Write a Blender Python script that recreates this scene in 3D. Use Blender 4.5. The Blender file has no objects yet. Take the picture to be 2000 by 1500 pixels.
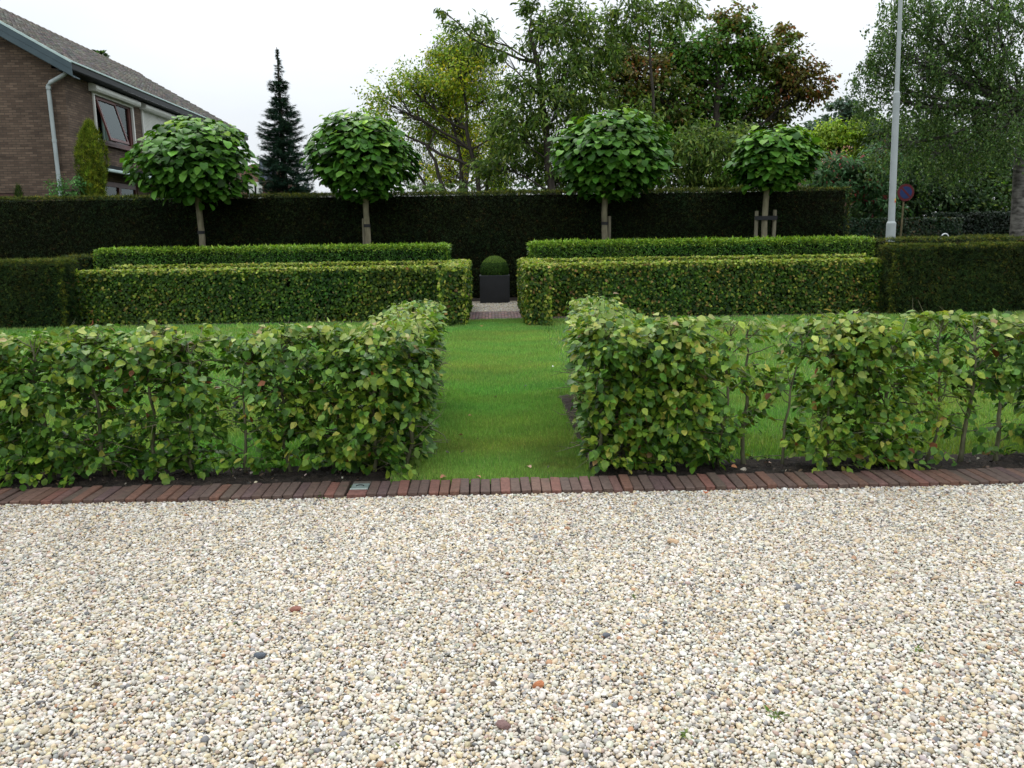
import bpy, math
import numpy as np
from mathutils import Matrix, Vector

SC = bpy.context.scene
COL = SC.collection
rng = np.random.default_rng(7)
R = math.radians

# ------------------------------------------------------------------ camera
CAM_H = 1.4
PITCH, YAW, ROLL = R(10.1), R(1.25), R(0.8)
fwd = np.array([math.sin(YAW) * math.cos(PITCH), math.cos(YAW) * math.cos(PITCH), -math.sin(PITCH)])
rt0 = np.array([math.cos(YAW), -math.sin(YAW), 0.0])
up0 = np.cross(rt0, fwd)
rgt = rt0 * math.cos(ROLL) - up0 * math.sin(ROLL)
upv = up0 * math.cos(ROLL) + rt0 * math.sin(ROLL)
cam_data = bpy.data.cameras.new("camera")
cam = bpy.data.objects.new("camera", cam_data)
COL.objects.link(cam)
M = Matrix([[rgt[0], upv[0], -fwd[0], 0], [rgt[1], upv[1], -fwd[1], 0], [rgt[2], upv[2], -fwd[2], CAM_H], [0, 0, 0, 1]])
cam.matrix_world = M
cam_data.sensor_width = 36
cam_data.lens = 28.8
cam_data.clip_start = 0.05
cam_data.clip_end = 4000
SC.camera = cam

# ------------------------------------------------------------------ world: overcast daylight
SUN_EL, SUN_AZ = 58.0, -25.0        # degrees; azimuth from +Y (into the picture) towards +X
world = bpy.data.worlds.new("World")
SC.world = world
world.use_nodes = True
wn, wl = world.node_tree.nodes, world.node_tree.links
wn.clear()
wo = wn.new("ShaderNodeOutputWorld")
bg = wn.new("ShaderNodeBackground"); bg.inputs["Strength"].default_value = 0.1
sky = wn.new("ShaderNodeTexSky"); sky.sky_type = 'NISHITA'; sky.sun_disc = False
sky.sun_elevation = R(SUN_EL); sky.sun_rotation = R(SUN_AZ)
tc = wn.new("ShaderNodeTexCoord")
sep = wn.new("ShaderNodeSeparateXYZ"); wl.new(tc.outputs["Generated"], sep.inputs[0])
mr = wn.new("ShaderNodeMapRange"); mr.inputs["From Min"].default_value = 0.0; mr.inputs["From Max"].default_value = 1.0
mr.inputs["To Min"].default_value = 8.3; mr.inputs["To Max"].default_value = 24.0
zp = wn.new("ShaderNodeMath"); zp.operation = 'POWER'; zp.use_clamp = True; zp.inputs[1].default_value = 1.5
wl.new(sep.outputs["Z"], zp.inputs[0]); wl.new(zp.outputs[0], mr.inputs["Value"])
wmap = wn.new("ShaderNodeMapping"); wmap.inputs["Scale"].default_value = (1.0, 1.0, 2.6); wl.new(tc.outputs["Generated"], wmap.inputs[0])
nz = wn.new("ShaderNodeTexNoise"); nz.inputs["Scale"].default_value = 1.7; nz.inputs["Detail"].default_value = 5; nz.inputs["Roughness"].default_value = 0.5
wl.new(wmap.outputs[0], nz.inputs["Vector"])
nr = wn.new("ShaderNodeMapRange"); nr.inputs["From Min"].default_value = 0.3; nr.inputs["From Max"].default_value = 0.7
nr.inputs["To Min"].default_value = 0.89; nr.inputs["To Max"].default_value = 1.17
wl.new(nz.outputs["Fac"], nr.inputs["Value"])
mu = wn.new("ShaderNodeMath"); mu.operation = 'MULTIPLY'; wl.new(mr.outputs[0], mu.inputs[0]); wl.new(nr.outputs[0], mu.inputs[1])
cc = wn.new("ShaderNodeVectorMath"); cc.operation = 'SCALE'; cc.inputs[0].default_value = (0.945, 0.99, 1.035); wl.new(mu.outputs[0], cc.inputs["Scale"])
mx = wn.new("ShaderNodeMix"); mx.data_type = 'RGBA'; mx.inputs["Factor"].default_value = 0.93
wl.new(sky.outputs[0], mx.inputs[6]); wl.new(cc.outputs[0], mx.inputs[7])
wl.new(mx.outputs[2], bg.inputs["Color"]); wl.new(bg.outputs[0], wo.inputs["Surface"])

sd = bpy.data.lights.new("sun", 'SUN'); sd.energy = 1.2; sd.angle = R(18); sd.color = (1.0, 0.97, 0.92)
sun = bpy.data.objects.new("sun", sd); COL.objects.link(sun)
sdir = Vector((math.sin(R(SUN_AZ)) * math.cos(R(SUN_EL)), math.cos(R(SUN_AZ)) * math.cos(R(SUN_EL)), math.sin(R(SUN_EL))))
sun.rotation_euler = sdir.to_track_quat('Z', 'Y').to_euler()
sun.location = (0, 0, 30)

SC.view_settings.view_transform = 'Standard'
SC.view_settings.look = 'None'
SC.view_settings.exposure = 0.0
SC.view_settings.gamma = 1.0
SC.render.engine = 'CYCLES'
SC.cycles.max_bounces = 6
SC.cycles.diffuse_bounces = 3
SC.cycles.glossy_bounces = 2
SC.cycles.transmission_bounces = 4
SC.cycles.transparent_max_bounces = 4
SC.cycles.use_denoising = True
SC.cycles.use_adaptive_sampling = True
SC.cycles.adaptive_threshold = 0.015
SC.cycles.caustics_reflective = False
SC.cycles.caustics_refractive = False


# ------------------------------------------------------------------ helpers
def at(px, py, Y):
    """photo pixel -> the point on the plane at that depth"""
    d = fwd + rgt * (px - 1000) / 1600.0 - upv * (py - 750) / 1600.0
    return np.array([0, 0, CAM_H]) + d * (Y / d[1])


def pix(P):
    v = np.atleast_2d(P) - np.array([0, 0, CAM_H])
    w = v @ fwd
    return 1000 + 1600 * (v @ rgt) / w, 750 - 1600 * (v @ upv) / w


def empty(name, loc=(0, 0, 0), label=None, cat=None, group=None, kind=None):
    o = bpy.data.objects.new(name, None)
    o.location = loc
    o.empty_display_size = 0.2
    COL.objects.link(o)
    tag(o, label, cat, group, kind)
    return o


def tag(o, label=None, cat=None, group=None, kind=None):
    if label: o["label"] = label
    if cat: o["category"] = cat
    if group: o["group"] = group
    if kind: o["kind"] = kind
    return o


def link(name, me, parent=None, keep=True):
    o = bpy.data.objects.new(name, me)
    COL.objects.link(o)
    if parent is not None:
        o.parent = parent
        if keep:
            o.matrix_parent_inverse = Matrix.Translation(parent.location).inverted() if parent.parent is None else parent_inv(parent)
    return o


def parent_inv(p):
    m = Matrix.Identity(4)
    chain = []
    while p is not None:
        chain.append(p); p = p.parent
    for q in reversed(chain):
        m = m @ q.matrix_parent_inverse @ q.matrix_basis
    return m.inverted()


def mesh_np(name, V, F, mat, tint=None, smooth=False):
    """V (n,3); F (m,k) constant k; tint (n,3)"""
    me = bpy.data.meshes.new(name)
    V = np.ascontiguousarray(V, dtype=np.float32)
    F = np.ascontiguousarray(F, dtype=np.int32)
    m, k = F.shape
    me.vertices.add(len(V)); me.vertices.foreach_set("co", V.ravel())
    me.loops.add(m * k); me.loops.foreach_set("vertex_index", F.ravel())
    me.polygons.add(m)
    me.polygons.foreach_set("loop_start", np.arange(0, m * k, k, dtype=np.int32))
    me.polygons.foreach_set("loop_total", np.full(m, k, dtype=np.int32))
    if smooth:
        me.polygons.foreach_set("use_smooth", np.ones(m, dtype=bool))
    if tint is not None:
        a = me.color_attributes.new("tint", 'FLOAT_COLOR', 'POINT')
        c = np.ones((len(V), 4), dtype=np.float32); c[:, :3] = tint
        a.data.foreach_set("color", c.ravel())
    me.update(calc_edges=True)
    if mat: me.materials.append(mat)
    return me


class MB:
    """collects boxes, tubes, prisms into one mesh"""
    def __init__(s): s.v = []; s.f = []

    def quadbox(s, c):           # eight corners: bottom four ccw, top four ccw
        n = len(s.v); s.v += [tuple(p) for p in c]
        for q in ((0, 3, 2, 1), (4, 5, 6, 7), (0, 1, 5, 4), (1, 2, 6, 5), (2, 3, 7, 6), (3, 0, 4, 7)):
            s.f.append(tuple(n + i for i in q))
        return s

    def box(s, x0, x1, y0, y1, z0, z1):
        return s.quadbox([(x0, y0, z0), (x1, y0, z0), (x1, y1, z0), (x0, y1, z0), (x0, y0, z1), (x1, y0, z1), (x1, y1, z1), (x0, y1, z1)])

    def tube(s, pts, rad, sides=8, cap=True):
        pts = [np.array(p, float) for p in pts]
        n0 = len(s.v); ref = np.array([0.31, 0.17, 0.93])
        for i, p in enumerate(pts):
            a = pts[max(i - 1, 0)]; b = pts[min(i + 1, len(pts) - 1)]
            t = b - a; t = t / (np.linalg.norm(t) + 1e-9)
            if abs(t @ ref) > .97: ref = np.array([1.0, 0.1, 0])
            u = np.cross(t, ref); u /= np.linalg.norm(u); w = np.cross(t, u)
            r = rad[i] if hasattr(rad, '__len__') else rad
            for k in range(sides):
                an = 2 * math.pi * k / sides
                s.v.append(tuple(p + r * (math.cos(an) * u + math.sin(an) * w)))
        for i in range(len(pts) - 1):
            for k in range(sides):
                a = n0 + i * sides + k; b = n0 + i * sides + (k + 1) % sides
                s.f.append((a, b, b + sides, a + sides))
        if cap:
            s.f.append(tuple(n0 + k for k in range(sides))[::-1])
            s.f.append(tuple(n0 + (len(pts) - 1) * sides + k for k in range(sides)))
        return s

    def poly_prism(s, poly, axis, a, b):
        """poly: list of 2-D points in the plane of the other two axes, extruded along axis from a to b"""
        n = len(s.v); k = len(poly)
        def mk(p, h):
            if axis == 'x': return (h, p[0], p[1])
            if axis == 'y': return (p[0], h, p[1])
            return (p[0], p[1], h)
        s.v += [mk(p, a) for p in poly] + [mk(p, b) for p in poly]
        s.f.append(tuple(n + i for i in range(k))); s.f.append(tuple(n + k + i for i in reversed(range(k))))
        for i in range(k):
            j = (i + 1) % k
            s.f.append((n + i, n + j, n + k + j, n + k + i))
        return s

    def build(s, name, mat, parent=None, smooth=False, bevel=0.0, recalc=True):
        import bmesh
        me = bpy.data.meshes.new(name)
        me.from_pydata(s.v, [], s.f)
        if recalc or bevel:
            bm = bmesh.new(); bm.from_mesh(me)
            bmesh.ops.recalc_face_normals(bm, faces=bm.faces)
            if bevel: bmesh.ops.bevel(bm, geom=list(bm.edges), offset=bevel, segments=1, affect='EDGES', profile=.5)
            bm.to_mesh(me); bm.free()
        me.materials.append(mat)
        if smooth: me.shade_smooth()
        return link(name, me, parent)


def nrm(a):
    return a / (np.linalg.norm(a, axis=-1, keepdims=True) + 1e-9)


def noise3(P, f, seed=0):
    """cheap smooth pseudo-noise, about -1..1"""
    r = np.random.default_rng(seed)
    o = np.zeros(len(P))
    for i in range(5):
        k = r.normal(size=3) * f * (0.7 + 0.35 * i); ph = r.uniform(0, 6.28)
        o += np.sin(P @ k + ph + 1.3 * np.sin(P @ k[[1, 2, 0]] * .7 + ph))
    return o / 3.0


def palette(n, cols, w, jit=.18):
    cols = np.array(cols); w = np.array(w, float); w /= w.sum()
    c = cols[rng.choice(len(cols), n, p=w)]
    return np.clip(c * np.exp(rng.normal(0, jit, (n, 1))) * (1 + rng.normal(0, .06, (n, 3))), 0.002, 0.95)


# --------------------------------------------------------------- materials
def mat_new(name):
    m = bpy.data.materials.new(name); m.use_nodes = True
    n, l = m.node_tree.nodes, m.node_tree.links
    return m, n, l, n["Principled BSDF"], n["Material Output"]


def foliage_mat(name, rough=.5, spec=.35, trans=.3, single=None):
    m, n, l, p, out = mat_new(name)
    at_ = n.new("ShaderNodeAttribute"); at_.attribute_name = "tint"
    geo = n.new("ShaderNodeNewGeometry")
    no = n.new("ShaderNodeTexNoise"); no.inputs["Scale"].default_value = 40; no.inputs["Detail"].default_value = 3
    l.new(geo.outputs["Position"], no.inputs["Vector"])
    mr = n.new("ShaderNodeMapRange"); mr.inputs["From Min"].default_value = .3; mr.inputs["From Max"].default_value = .7
    mr.inputs["To Min"].default_value = .78; mr.inputs["To Max"].default_value = 1.25
    l.new(no.outputs["Fac"], mr.inputs["Value"])
    sc = n.new("ShaderNodeVectorMath"); sc.operation = 'SCALE'
    l.new(at_.outputs["Color"], sc.inputs[0]); l.new(mr.outputs[0], sc.inputs["Scale"])
    l.new(sc.outputs[0], p.inputs["Base Color"])
    p.inputs["Roughness"].default_value = rough
    p.inputs["Specular IOR Level"].default_value = spec
    tr = n.new("ShaderNodeBsdfTranslucent")
    t2 = n.new("ShaderNodeVectorMath"); t2.operation = 'MULTIPLY'; t2.inputs[1].default_value = (1.25, 1.35, .6)
    l.new(sc.outputs[0], t2.inputs[0]); l.new(t2.outputs[0], tr.inputs["Color"])
    mx = n.new("ShaderNodeMixShader"); mx.inputs[0].default_value = trans
    l.new(p.outputs[0], mx.inputs[1]); l.new(tr.outputs[0], mx.inputs[2]); l.new(mx.outputs[0], out.inputs["Surface"])
    return m


def noisy_mat(name, c1, c2, scale=8, rough=.8, bump=.3, bscale=None, detail=6, spec=.3, dist=.01, stretch=(1, 1, 1), metal=0):
    m, n, l, p, out = mat_new(name)
    tcn = n.new("ShaderNodeTexCoord"); mp = n.new("ShaderNodeMapping"); mp.inputs["Scale"].default_value = stretch
    l.new(tcn.outputs["Object"], mp.inputs[0])
    no = n.new("ShaderNodeTexNoise"); no.inputs["Scale"].default_value = scale; no.inputs["Detail"].default_value = detail
    l.new(mp.outputs[0], no.inputs["Vector"])
    r = n.new("ShaderNodeValToRGB")
    r.color_ramp.elements[0].position = .32; r.color_ramp.elements[1].position = .68
    r.color_ramp.elements[0].color = (*c1, 1); r.color_ramp.elements[1].color = (*c2, 1)
    l.new(no.outputs["Fac"], r.inputs[0]); l.new(r.outputs[0], p.inputs["Base Color"])
    p.inputs["Roughness"].default_value = rough; p.inputs["Specular IOR Level"].default_value = spec; p.inputs["Metallic"].default_value = metal
    if bump:
        n2 = n.new("ShaderNodeTexNoise"); n2.inputs["Scale"].default_value = bscale or scale * 4; n2.inputs["Detail"].default_value = 6
        l.new(mp.outputs[0], n2.inputs["Vector"])
        b = n.new("ShaderNodeBump"); b.inputs["Strength"].default_value = bump; b.inputs["Distance"].default_value = dist
        l.new(n2.outputs["Fac"], b.inputs["Height"]); l.new(b.outputs[0], p.inputs["Normal"])
    return m


MLEAF = foliage_mat("leaf_satin", .42, .30, .28)
MLEAFG = foliage_mat("leaf_glossy", .42, .26, .25)
MNEEDLE = foliage_mat("needle_foliage", .65, .12, .12)
MCAT = foliage_mat("catalpa_leaf", .5, .2, .18)
MFAR = foliage_mat("leaf_distant", .5, .2, .32)
MGRASS = foliage_mat("grass_blade", .5, .25, .35)
MSOIL = noisy_mat("dark_soil", (.012, .009, .007), (.045, .034, .026), 25, .95, .9, 90, dist=.02)
MGROUND = noisy_mat("garden_ground", (.02, .03, .01), (.04, .05, .02), 3, .95, .5, 30)
MLAWN = noisy_mat("lawn_turf", (.04, .085, .012), (.07, .14, .02), 14, .95, .6, 120)
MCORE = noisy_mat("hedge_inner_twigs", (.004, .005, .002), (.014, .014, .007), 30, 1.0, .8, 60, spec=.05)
MBARK = noisy_mat("dark_bark", (.03, .025, .02), (.08, .068, .055), 12, .9, .7, 50, stretch=(1, 1, .3))
MSTEM = noisy_mat("beech_stem_bark", (.07, .075, .035), (.17, .17, .10), 30, .85, .5, 80, stretch=(1, 1, .4))
MTRUNK = noisy_mat("pale_catalpa_bark", (.13, .115, .075), (.25, .225, .15), 14, .85, .6, 60, stretch=(1, 1, .35))
MSTAKE = noisy_mat("weathered_stake_wood", (.12, .11, .075), (.22, .20, .14), 9, .85, .5, 50, stretch=(3, 3, .3))
MBAND = noisy_mat("black_rubber_band", (.012, .012, .014), (.02, .02, .024), 20, .6, .1)
MWHITE = noisy_mat("white_painted_aluminium", (.66, .68, .64), (.74, .76, .72), 3, .4, .05)
MRED = noisy_mat("brown_red_window_paint", (.075, .018, .014), (.11, .028, .022), 6, .4, .05, spec=.5)
MFASCIA = noisy_mat("slate_blue_fascia_paint", (.055, .085, .10), (.075, .11, .125), 2, .5, .05)
MTRIM = noisy_mat("pale_roof_trim", (.45, .58, .57), (.55, .68, .66), 4, .5, .05)
MPIPE = noisy_mat("zinc_downpipe", (.33, .38, .38), (.46, .52, .52), 5, .45, .1, stretch=(1, 1, .4))
MDARK = noisy_mat("dark_interior", (.01, .012, .012), (.02, .022, .02), 2, .9, 0)
MCURT = noisy_mat("grey_green_curtain", (.28, .36, .33), (.42, .5, .46), 9, .9, .3, 12, stretch=(12, 12, .2))
MPLANTER = noisy_mat("dark_grey_planter_zinc", (.009, .010, .012), (.016, .017, .020), 5, .5, .12, 70, spec=.4)
MPLRIM = noisy_mat("planter_rim_metal", (.03, .034, .04), (.05, .054, .06), 6, .45, .1)
MLAMP = noisy_mat("pale_grey_lamp_paint", (.36, .40, .40), (.44, .48, .48), 2.5, .5, .06, 30)
MYEL = noisy_mat("sticker_yellow", (.75, .5, .03), (.8, .55, .05), 4, .5, 0)
MRDS = noisy_mat("sticker_red", (.55, .06, .02), (.6, .08, .03), 4, .5, 0)
MSIGNR = noisy_mat("sign_red", (.075, .004, .007), (.10, .006, .010), 8, .4, 0)  # shade over the sign is put into its red and blue
MSIGNB = noisy_mat("sign_blue", (.005, .02, .09), (.008, .028, .12), 8, .4, 0)
MHOOP = noisy_mat("white_hoop_paint", (.6, .64, .65), (.75, .78, .78), 6, .3, .05)
MCOVER = noisy_mat("grey_green_cast_cover", (.13, .17, .155), (.20, .245, .225), 22, .6, .3, 70)
MCOVERL = noisy_mat("cover_rim_metal", (.30, .36, .33), (.42, .48, .44), 20, .5, .2)


def glass_mat():
    m, n, l, p, out = mat_new("window_glass")
    g = n.new("ShaderNodeBsdfGlossy"); g.inputs["Roughness"].default_value = .02; g.inputs["Color"].default_value = (.75, .85, .85, 1)
    t = n.new("ShaderNodeBsdfTransparent"); t.inputs["Color"].default_value = (.75, .82, .8, 1)
    f = n.new("ShaderNodeFresnel"); f.inputs["IOR"].default_value = 1.6
    mx = n.new("ShaderNodeMixShader"); l.new(f.outputs[0], mx.inputs[0]); l.new(t.outputs[0], mx.inputs[1]); l.new(g.outputs[0], mx.inputs[2])
    l.new(mx.outputs[0], out.inputs["Surface"])
    return m


MGLASS = glass_mat()


def brick_wall_mat():
    m, n, l, p, out = mat_new("brown_brick_wall")
    geo = n.new("ShaderNodeNewGeometry"); s = n.new("ShaderNodeSeparateXYZ"); l.new(geo.outputs["Position"], s.inputs[0])
    a = n.new("ShaderNodeMath"); a.operation = 'ADD'; l.new(s.outputs["X"], a.inputs[0]); l.new(s.outputs["Y"], a.inputs[1])
    c = n.new("ShaderNodeCombineXYZ"); l.new(a.outputs[0], c.inputs[0]); l.new(s.outputs["Z"], c.inputs[1])
    b = n.new("ShaderNodeTexBrick"); l.new(c.outputs[0], b.inputs["Vector"])
    b.inputs["Scale"].default_value = 1.0; b.inputs["Brick Width"].default_value = .22; b.inputs["Row Height"].default_value = .066
    b.inputs["Mortar Size"].default_value = .007; b.inputs["Mortar Smooth"].default_value = .3; b.inputs["Bias"].default_value = -.2
    b.inputs["Color1"].default_value = (.088, .058, .040, 1); b.inputs["Color2"].default_value = (.165, .115, .080, 1)
    b.inputs["Mortar"].default_value = (.05, .043, .034, 1)
    no = n.new("ShaderNodeTexNoise"); no.inputs["Scale"].default_value = .9; no.inputs["Detail"].default_value = 8; no.inputs["Roughness"].default_value = .7
    mp = n.new("ShaderNodeMapping"); mp.inputs["Scale"].default_value = (1, 3, 1); l.new(c.outputs[0], mp.inputs[0]); l.new(mp.outputs[0], no.inputs["Vector"])
    mr = n.new("ShaderNodeMapRange"); mr.inputs["From Min"].default_value = .3; mr.inputs["From Max"].default_value = .7
    mr.inputs["To Min"].default_value = .62; mr.inputs["To Max"].default_value = 1.5; l.new(no.outputs["Fac"], mr.inputs["Value"])
    v = n.new("ShaderNodeVectorMath"); v.operation = 'SCALE'; l.new(b.outputs["Color"], v.inputs[0]); l.new(mr.outputs[0], v.inputs["Scale"])
    l.new(v.outputs[0], p.inputs["Base Color"]); p.inputs["Roughness"].default_value = .9
    bp = n.new("ShaderNodeBump"); bp.inputs["Strength"].default_value = .6; bp.inputs["Distance"].default_value = .008; bp.invert = True
    l.new(b.outputs["Fac"], bp.inputs["Height"]); l.new(bp.outputs[0], p.inputs["Normal"])
    return m


MBRICKW = brick_wall_mat()


def tint_mat(name, rough=.85, bump=.4, scale=60, var=.25, grime=None, obj_random=0.0, dist=.004):
    """colour from the tint attribute, broken up by noise"""
    m, n, l, p, out = mat_new(name)
    a = n.new("ShaderNodeAttribute"); a.attribute_name = "tint"
    geo = n.new("ShaderNodeNewGeometry")
    no = n.new("ShaderNodeTexNoise"); no.inputs["Scale"].default_value = scale; no.inputs["Detail"].default_value = 5; l.new(geo.outputs["Position"], no.inputs["Vector"])
    mr = n.new("ShaderNodeMapRange"); mr.inputs["From Min"].default_value = .3; mr.inputs["From Max"].default_value = .7
    mr.inputs["To Min"].default_value = 1 - var; mr.inputs["To Max"].default_value = 1 + var; l.new(no.outputs["Fac"], mr.inputs["Value"])
    s = n.new("ShaderNodeVectorMath"); s.operation = 'SCALE'; l.new(a.outputs["Color"], s.inputs[0]); l.new(mr.outputs[0], s.inputs["Scale"])
    src = s.outputs[0]
    if grime:
        n3 = n.new("ShaderNodeTexNoise"); n3.inputs["Scale"].default_value = scale * .25; n3.inputs["Detail"].default_value = 7; n3.inputs["Roughness"].default_value = .7
        l.new(geo.outputs["Position"], n3.inputs["Vector"])
        r = n.new("ShaderNodeMapRange"); r.inputs["From Min"].default_value = .56; r.inputs["From Max"].default_value = .72; r.inputs["To Max"].default_value = .6
        l.new(n3.outputs["Fac"], r.inputs["Value"])
        mxx = n.new("ShaderNodeMix"); mxx.data_type = 'RGBA'; l.new(r.outputs[0], mxx.inputs["Factor"]); l.new(src, mxx.inputs[6]); mxx.inputs[7].default_value = (*grime, 1)
        src = mxx.outputs[2]
    l.new(src, p.inputs["Base Color"]); p.inputs["Roughness"].default_value = rough
    b = n.new("ShaderNodeBump"); b.inputs["Strength"].default_value = bump; b.inputs["Distance"].default_value = dist
    n2 = n.new("ShaderNodeTexNoise"); n2.inputs["Scale"].default_value = scale * 3; n2.inputs["Detail"].default_value = 5; l.new(geo.outputs["Position"], n2.inputs["Vector"])
    l.new(n2.outputs["Fac"], b.inputs["Height"]); l.new(b.outputs[0], p.inputs["Normal"])
    return m


MEDGE = tint_mat("paving_brick", .8, .5, 50, .28, grime=(.035, .035, .018))
MTILE = tint_mat("roof_tile", .85, .3, 20, .25, grime=(.05, .055, .035))
MSTONE = tint_mat("loose_stone", .8, .4, 80, .2)
MDRY = tint_mat("dry_leaf", .7, .3, 90, .25)
MBIRCH = noisy_mat("birch_bark", (.035, .032, .028), (.20, .19, .17), 5, .85, .6, 30, stretch=(1, 1, 2.2))

# ------------------------------------------------------- leaf templates
# columns: across, along (0..1), out
def tri(l): return np.array(l, dtype=np.int32)


def leaf_outline(w, tooth=0.0, n=6, tip=1.0, heart=0.0, fold=.10, droop=.12):
    """blade split along its midrib; returns verts, tris"""
    ys = np.linspace(0, 1, n + 1)
    mid = [(0, y * tip, -droop * y * y) for y in ys]
    L, Rr = [], []
    for i in range(1, n):
        y = ys[i]
        ww = w * math.sin(math.pi * y ** .8) ** .75
        ww *= (1 + (tooth if i % 2 else -tooth))
        yy = y * tip
        z = fold * ww / w * .5 - droop * y * y
        L.append((-ww, yy, z)); Rr.append((ww, yy, z))
    if heart:
        L.insert(0, (-w * .72, -heart, -.03)); Rr.insert(0, (w * .72, -heart, -.03))
        L[1] = (-w * 1.0, .12, .03); Rr[1] = (w * 1.0, .12, .03)
    V = mid + L + Rr
    nm, nl = len(mid), len(L)
    F = []
    def side(off, flip):
        seq = [0] + [off + i for i in range(nl)] + [nm - 1]
        m_i = 0
        for a, b in zip(seq[:-1], seq[1:]):
            target = V[b][1] if b != nm - 1 else 1
            t = (a, b, m_i) if flip else (b, a, m_i)
            if len({*t}) == 3: F.append(t)
            nmi = m_i
            while nmi + 1 < nm - 1 and V[nmi + 1][1] <= V[b][1] + 1e-6 and b != nm - 1:
                t = (nmi, b, nmi + 1) if flip else (b, nmi, nmi + 1)
                F.append(t); nmi += 1
            m_i = nmi
    side(nm, True); side(nm + nl, False)
    return np.array(V, float), tri(F)


T_BEECH = [leaf_outline(.34, .10, 8, 1, 0, .20, .16), leaf_outline(.38, -.11, 8, 1, 0, .10, .30), leaf_outline(.31, .11, 8, 1, 0, .30, .05), leaf_outline(.36, .12, 8, 1, 0, -.12, -.12)]
T_BEECH_IN = [leaf_outline(.36, .06, 3, 1, 0, .16, .16), leaf_outline(.40, -.06, 3, 1, 0, .08, .28), leaf_outline(.33, .06, 3, 1, 0, .26, .05)]
T_HEART = [leaf_outline(.50, .05, 5, 1, .16, .14, .22), leaf_outline(.46, .0, 5, 1, .14, .05, .34), leaf_outline(.54, .08, 5, 1, .17, .22, .12)]
T_OVAL4 = (np.array([(0, 0, 0), (-.27, .35, .05), (.27, .35, .05), (-.20, .7, .02), (.20, .7, .02), (0, 1, -.14)]), tri([(0, 2, 1), (1, 2, 4), (1, 4, 3), (3, 4, 5)]))
T_DIA = (np.array([(0, 0, 0), (-.30, .45, .07), (.30, .45, .07), (0, 1, -.1)]), tri([(0, 2, 1), (1, 2, 3)]))
T_ROUND = (np.array([(0, 0, 0), (-.36, .5, .09), (.36, .5, .09), (0, 1, -.14)]), tri([(0, 2, 1), (1, 2, 3)]))
T_LANCE = (np.array([(0, 0, 0), (-.15, .45, .04), (.15, .45, .04), (0, 1, -.22)]), tri([(0, 2, 1), (1, 2, 3)]))
T_NEEDLE = (np.array([(-.05, 0, 0), (.05, 0, 0), (0, 1, 0), (-.28, .62, .08), (-.06, .2, 0), (.28, .62, .08), (.06, .2, 0)]), tri([(0, 1, 2), (4, 0, 3), (1, 6, 5)]))
T_BLADE1 = (np.array([(-.5, 0, 0), (.5, 0, 0), (0, 1, 0)]), tri([(0, 1, 2)]))


def frames(N, D):
    """N normals, D wanted direction -> (X across, Y along, Z normal)"""
    Z = nrm(N); Yv = D - Z * np.sum(D * Z, 1, keepdims=True)
    Yv = nrm(Yv + 1e-5); X = np.cross(Yv, Z)
    return X, Yv, Z


def leaves_data(T, P, N, D, S, C, wid=None):
    V, F = T
    X, Yv, Z = frames(N, D)
    n, k = len(P), len(V)
    S = np.asarray(S).reshape(-1, 1, 1)
    W = S if wid is None else np.asarray(wid).reshape(-1, 1, 1)
    co = P[:, None, :] + W * V[None, :, 0:1] * X[:, None, :] + S * V[None, :, 1:2] * Yv[:, None, :] + S * V[None, :, 2:3] * Z[:, None, :]
    fa = (F[None, :, :] + (np.arange(n) * k)[:, None, None]).reshape(-1, 3)
    ti = np.repeat(C, k, axis=0)
    return co.reshape(-1, 3), fa, ti


def join_data(parts):
    Vs, Fs, Cs, o = [], [], [], 0
    for v, f, c in parts:
        Vs.append(v); Fs.append(f + o); Cs.append(c); o += len(v)
    return np.concatenate(Vs), np.concatenate(Fs), np.concatenate(Cs)


def leaves_obj(name, parts, mat, parent=None, kind=None):
    v, f, c = join_data(parts)
    o = link(name, mesh_np(name, v, f, mat, c), parent)
    if kind: o["kind"] = kind
    return o


def single_leaves(Ts, P, N, D, S, C, mat, parent, name="leaf"):
    """each leaf an object of its own; leaves of alike colour share a mesh"""
    q = 5
    lum = np.argsort(np.argsort(C[:, 0] / (C[:, 1] + .01) + .3 * C.sum(1)))
    b = (lum * q * 2 // len(C)).astype(int)
    ks = rng.integers(0, len(Ts), len(P))
    cache = {}
    X, Yv, Z = frames(N, D)
    inv = parent_inv(parent)
    for i in range(len(P)):
        key = (int(b[i]), int(ks[i]))
        if key not in cache:
            V, F = Ts[key[1]]
            cache[key] = mesh_np(name, V, F, mat, np.repeat(C[i:i + 1], len(V), axis=0))
        o = bpy.data.objects.new(name, cache[key]); COL.objects.link(o); o.parent = parent
        o.matrix_parent_inverse = inv
        s = float(S[i])
        x, y, z = X[i] * s, Yv[i] * s, Z[i] * s
        o.matrix_basis = Matrix(((x[0], y[0], z[0], P[i, 0]), (x[1], y[1], z[1], P[i, 1]), (x[2], y[2], z[2], P[i, 2]), (0, 0, 0, 1)))


# =================================================================== SETTING
# ground sheets, a few millimetres apart
def sheet(name, pts, z, mat):
    me = bpy.data.meshes.new(name); me.from_pydata([(x, y, z) for x, y in pts], [], [tuple(range(len(pts)))]); me.materials.append(mat)
    o = link(name, me); o["kind"] = "structure"; return o


sheet("ground", [(-1500, -600), (1500, -600), (1500, 3000), (-1500, 3000)], -.06, MGROUND)
sheet("lawn", [(-14, 4.57), (14, 4.57), (14, 14.1), (-14, 14.1)], 0.0, MLAWN)
sheet("planting_bed", [(-13, 14.1), (13, 14.1), (13, 21), (-13, 21)], -.004, MSOIL)


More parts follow.
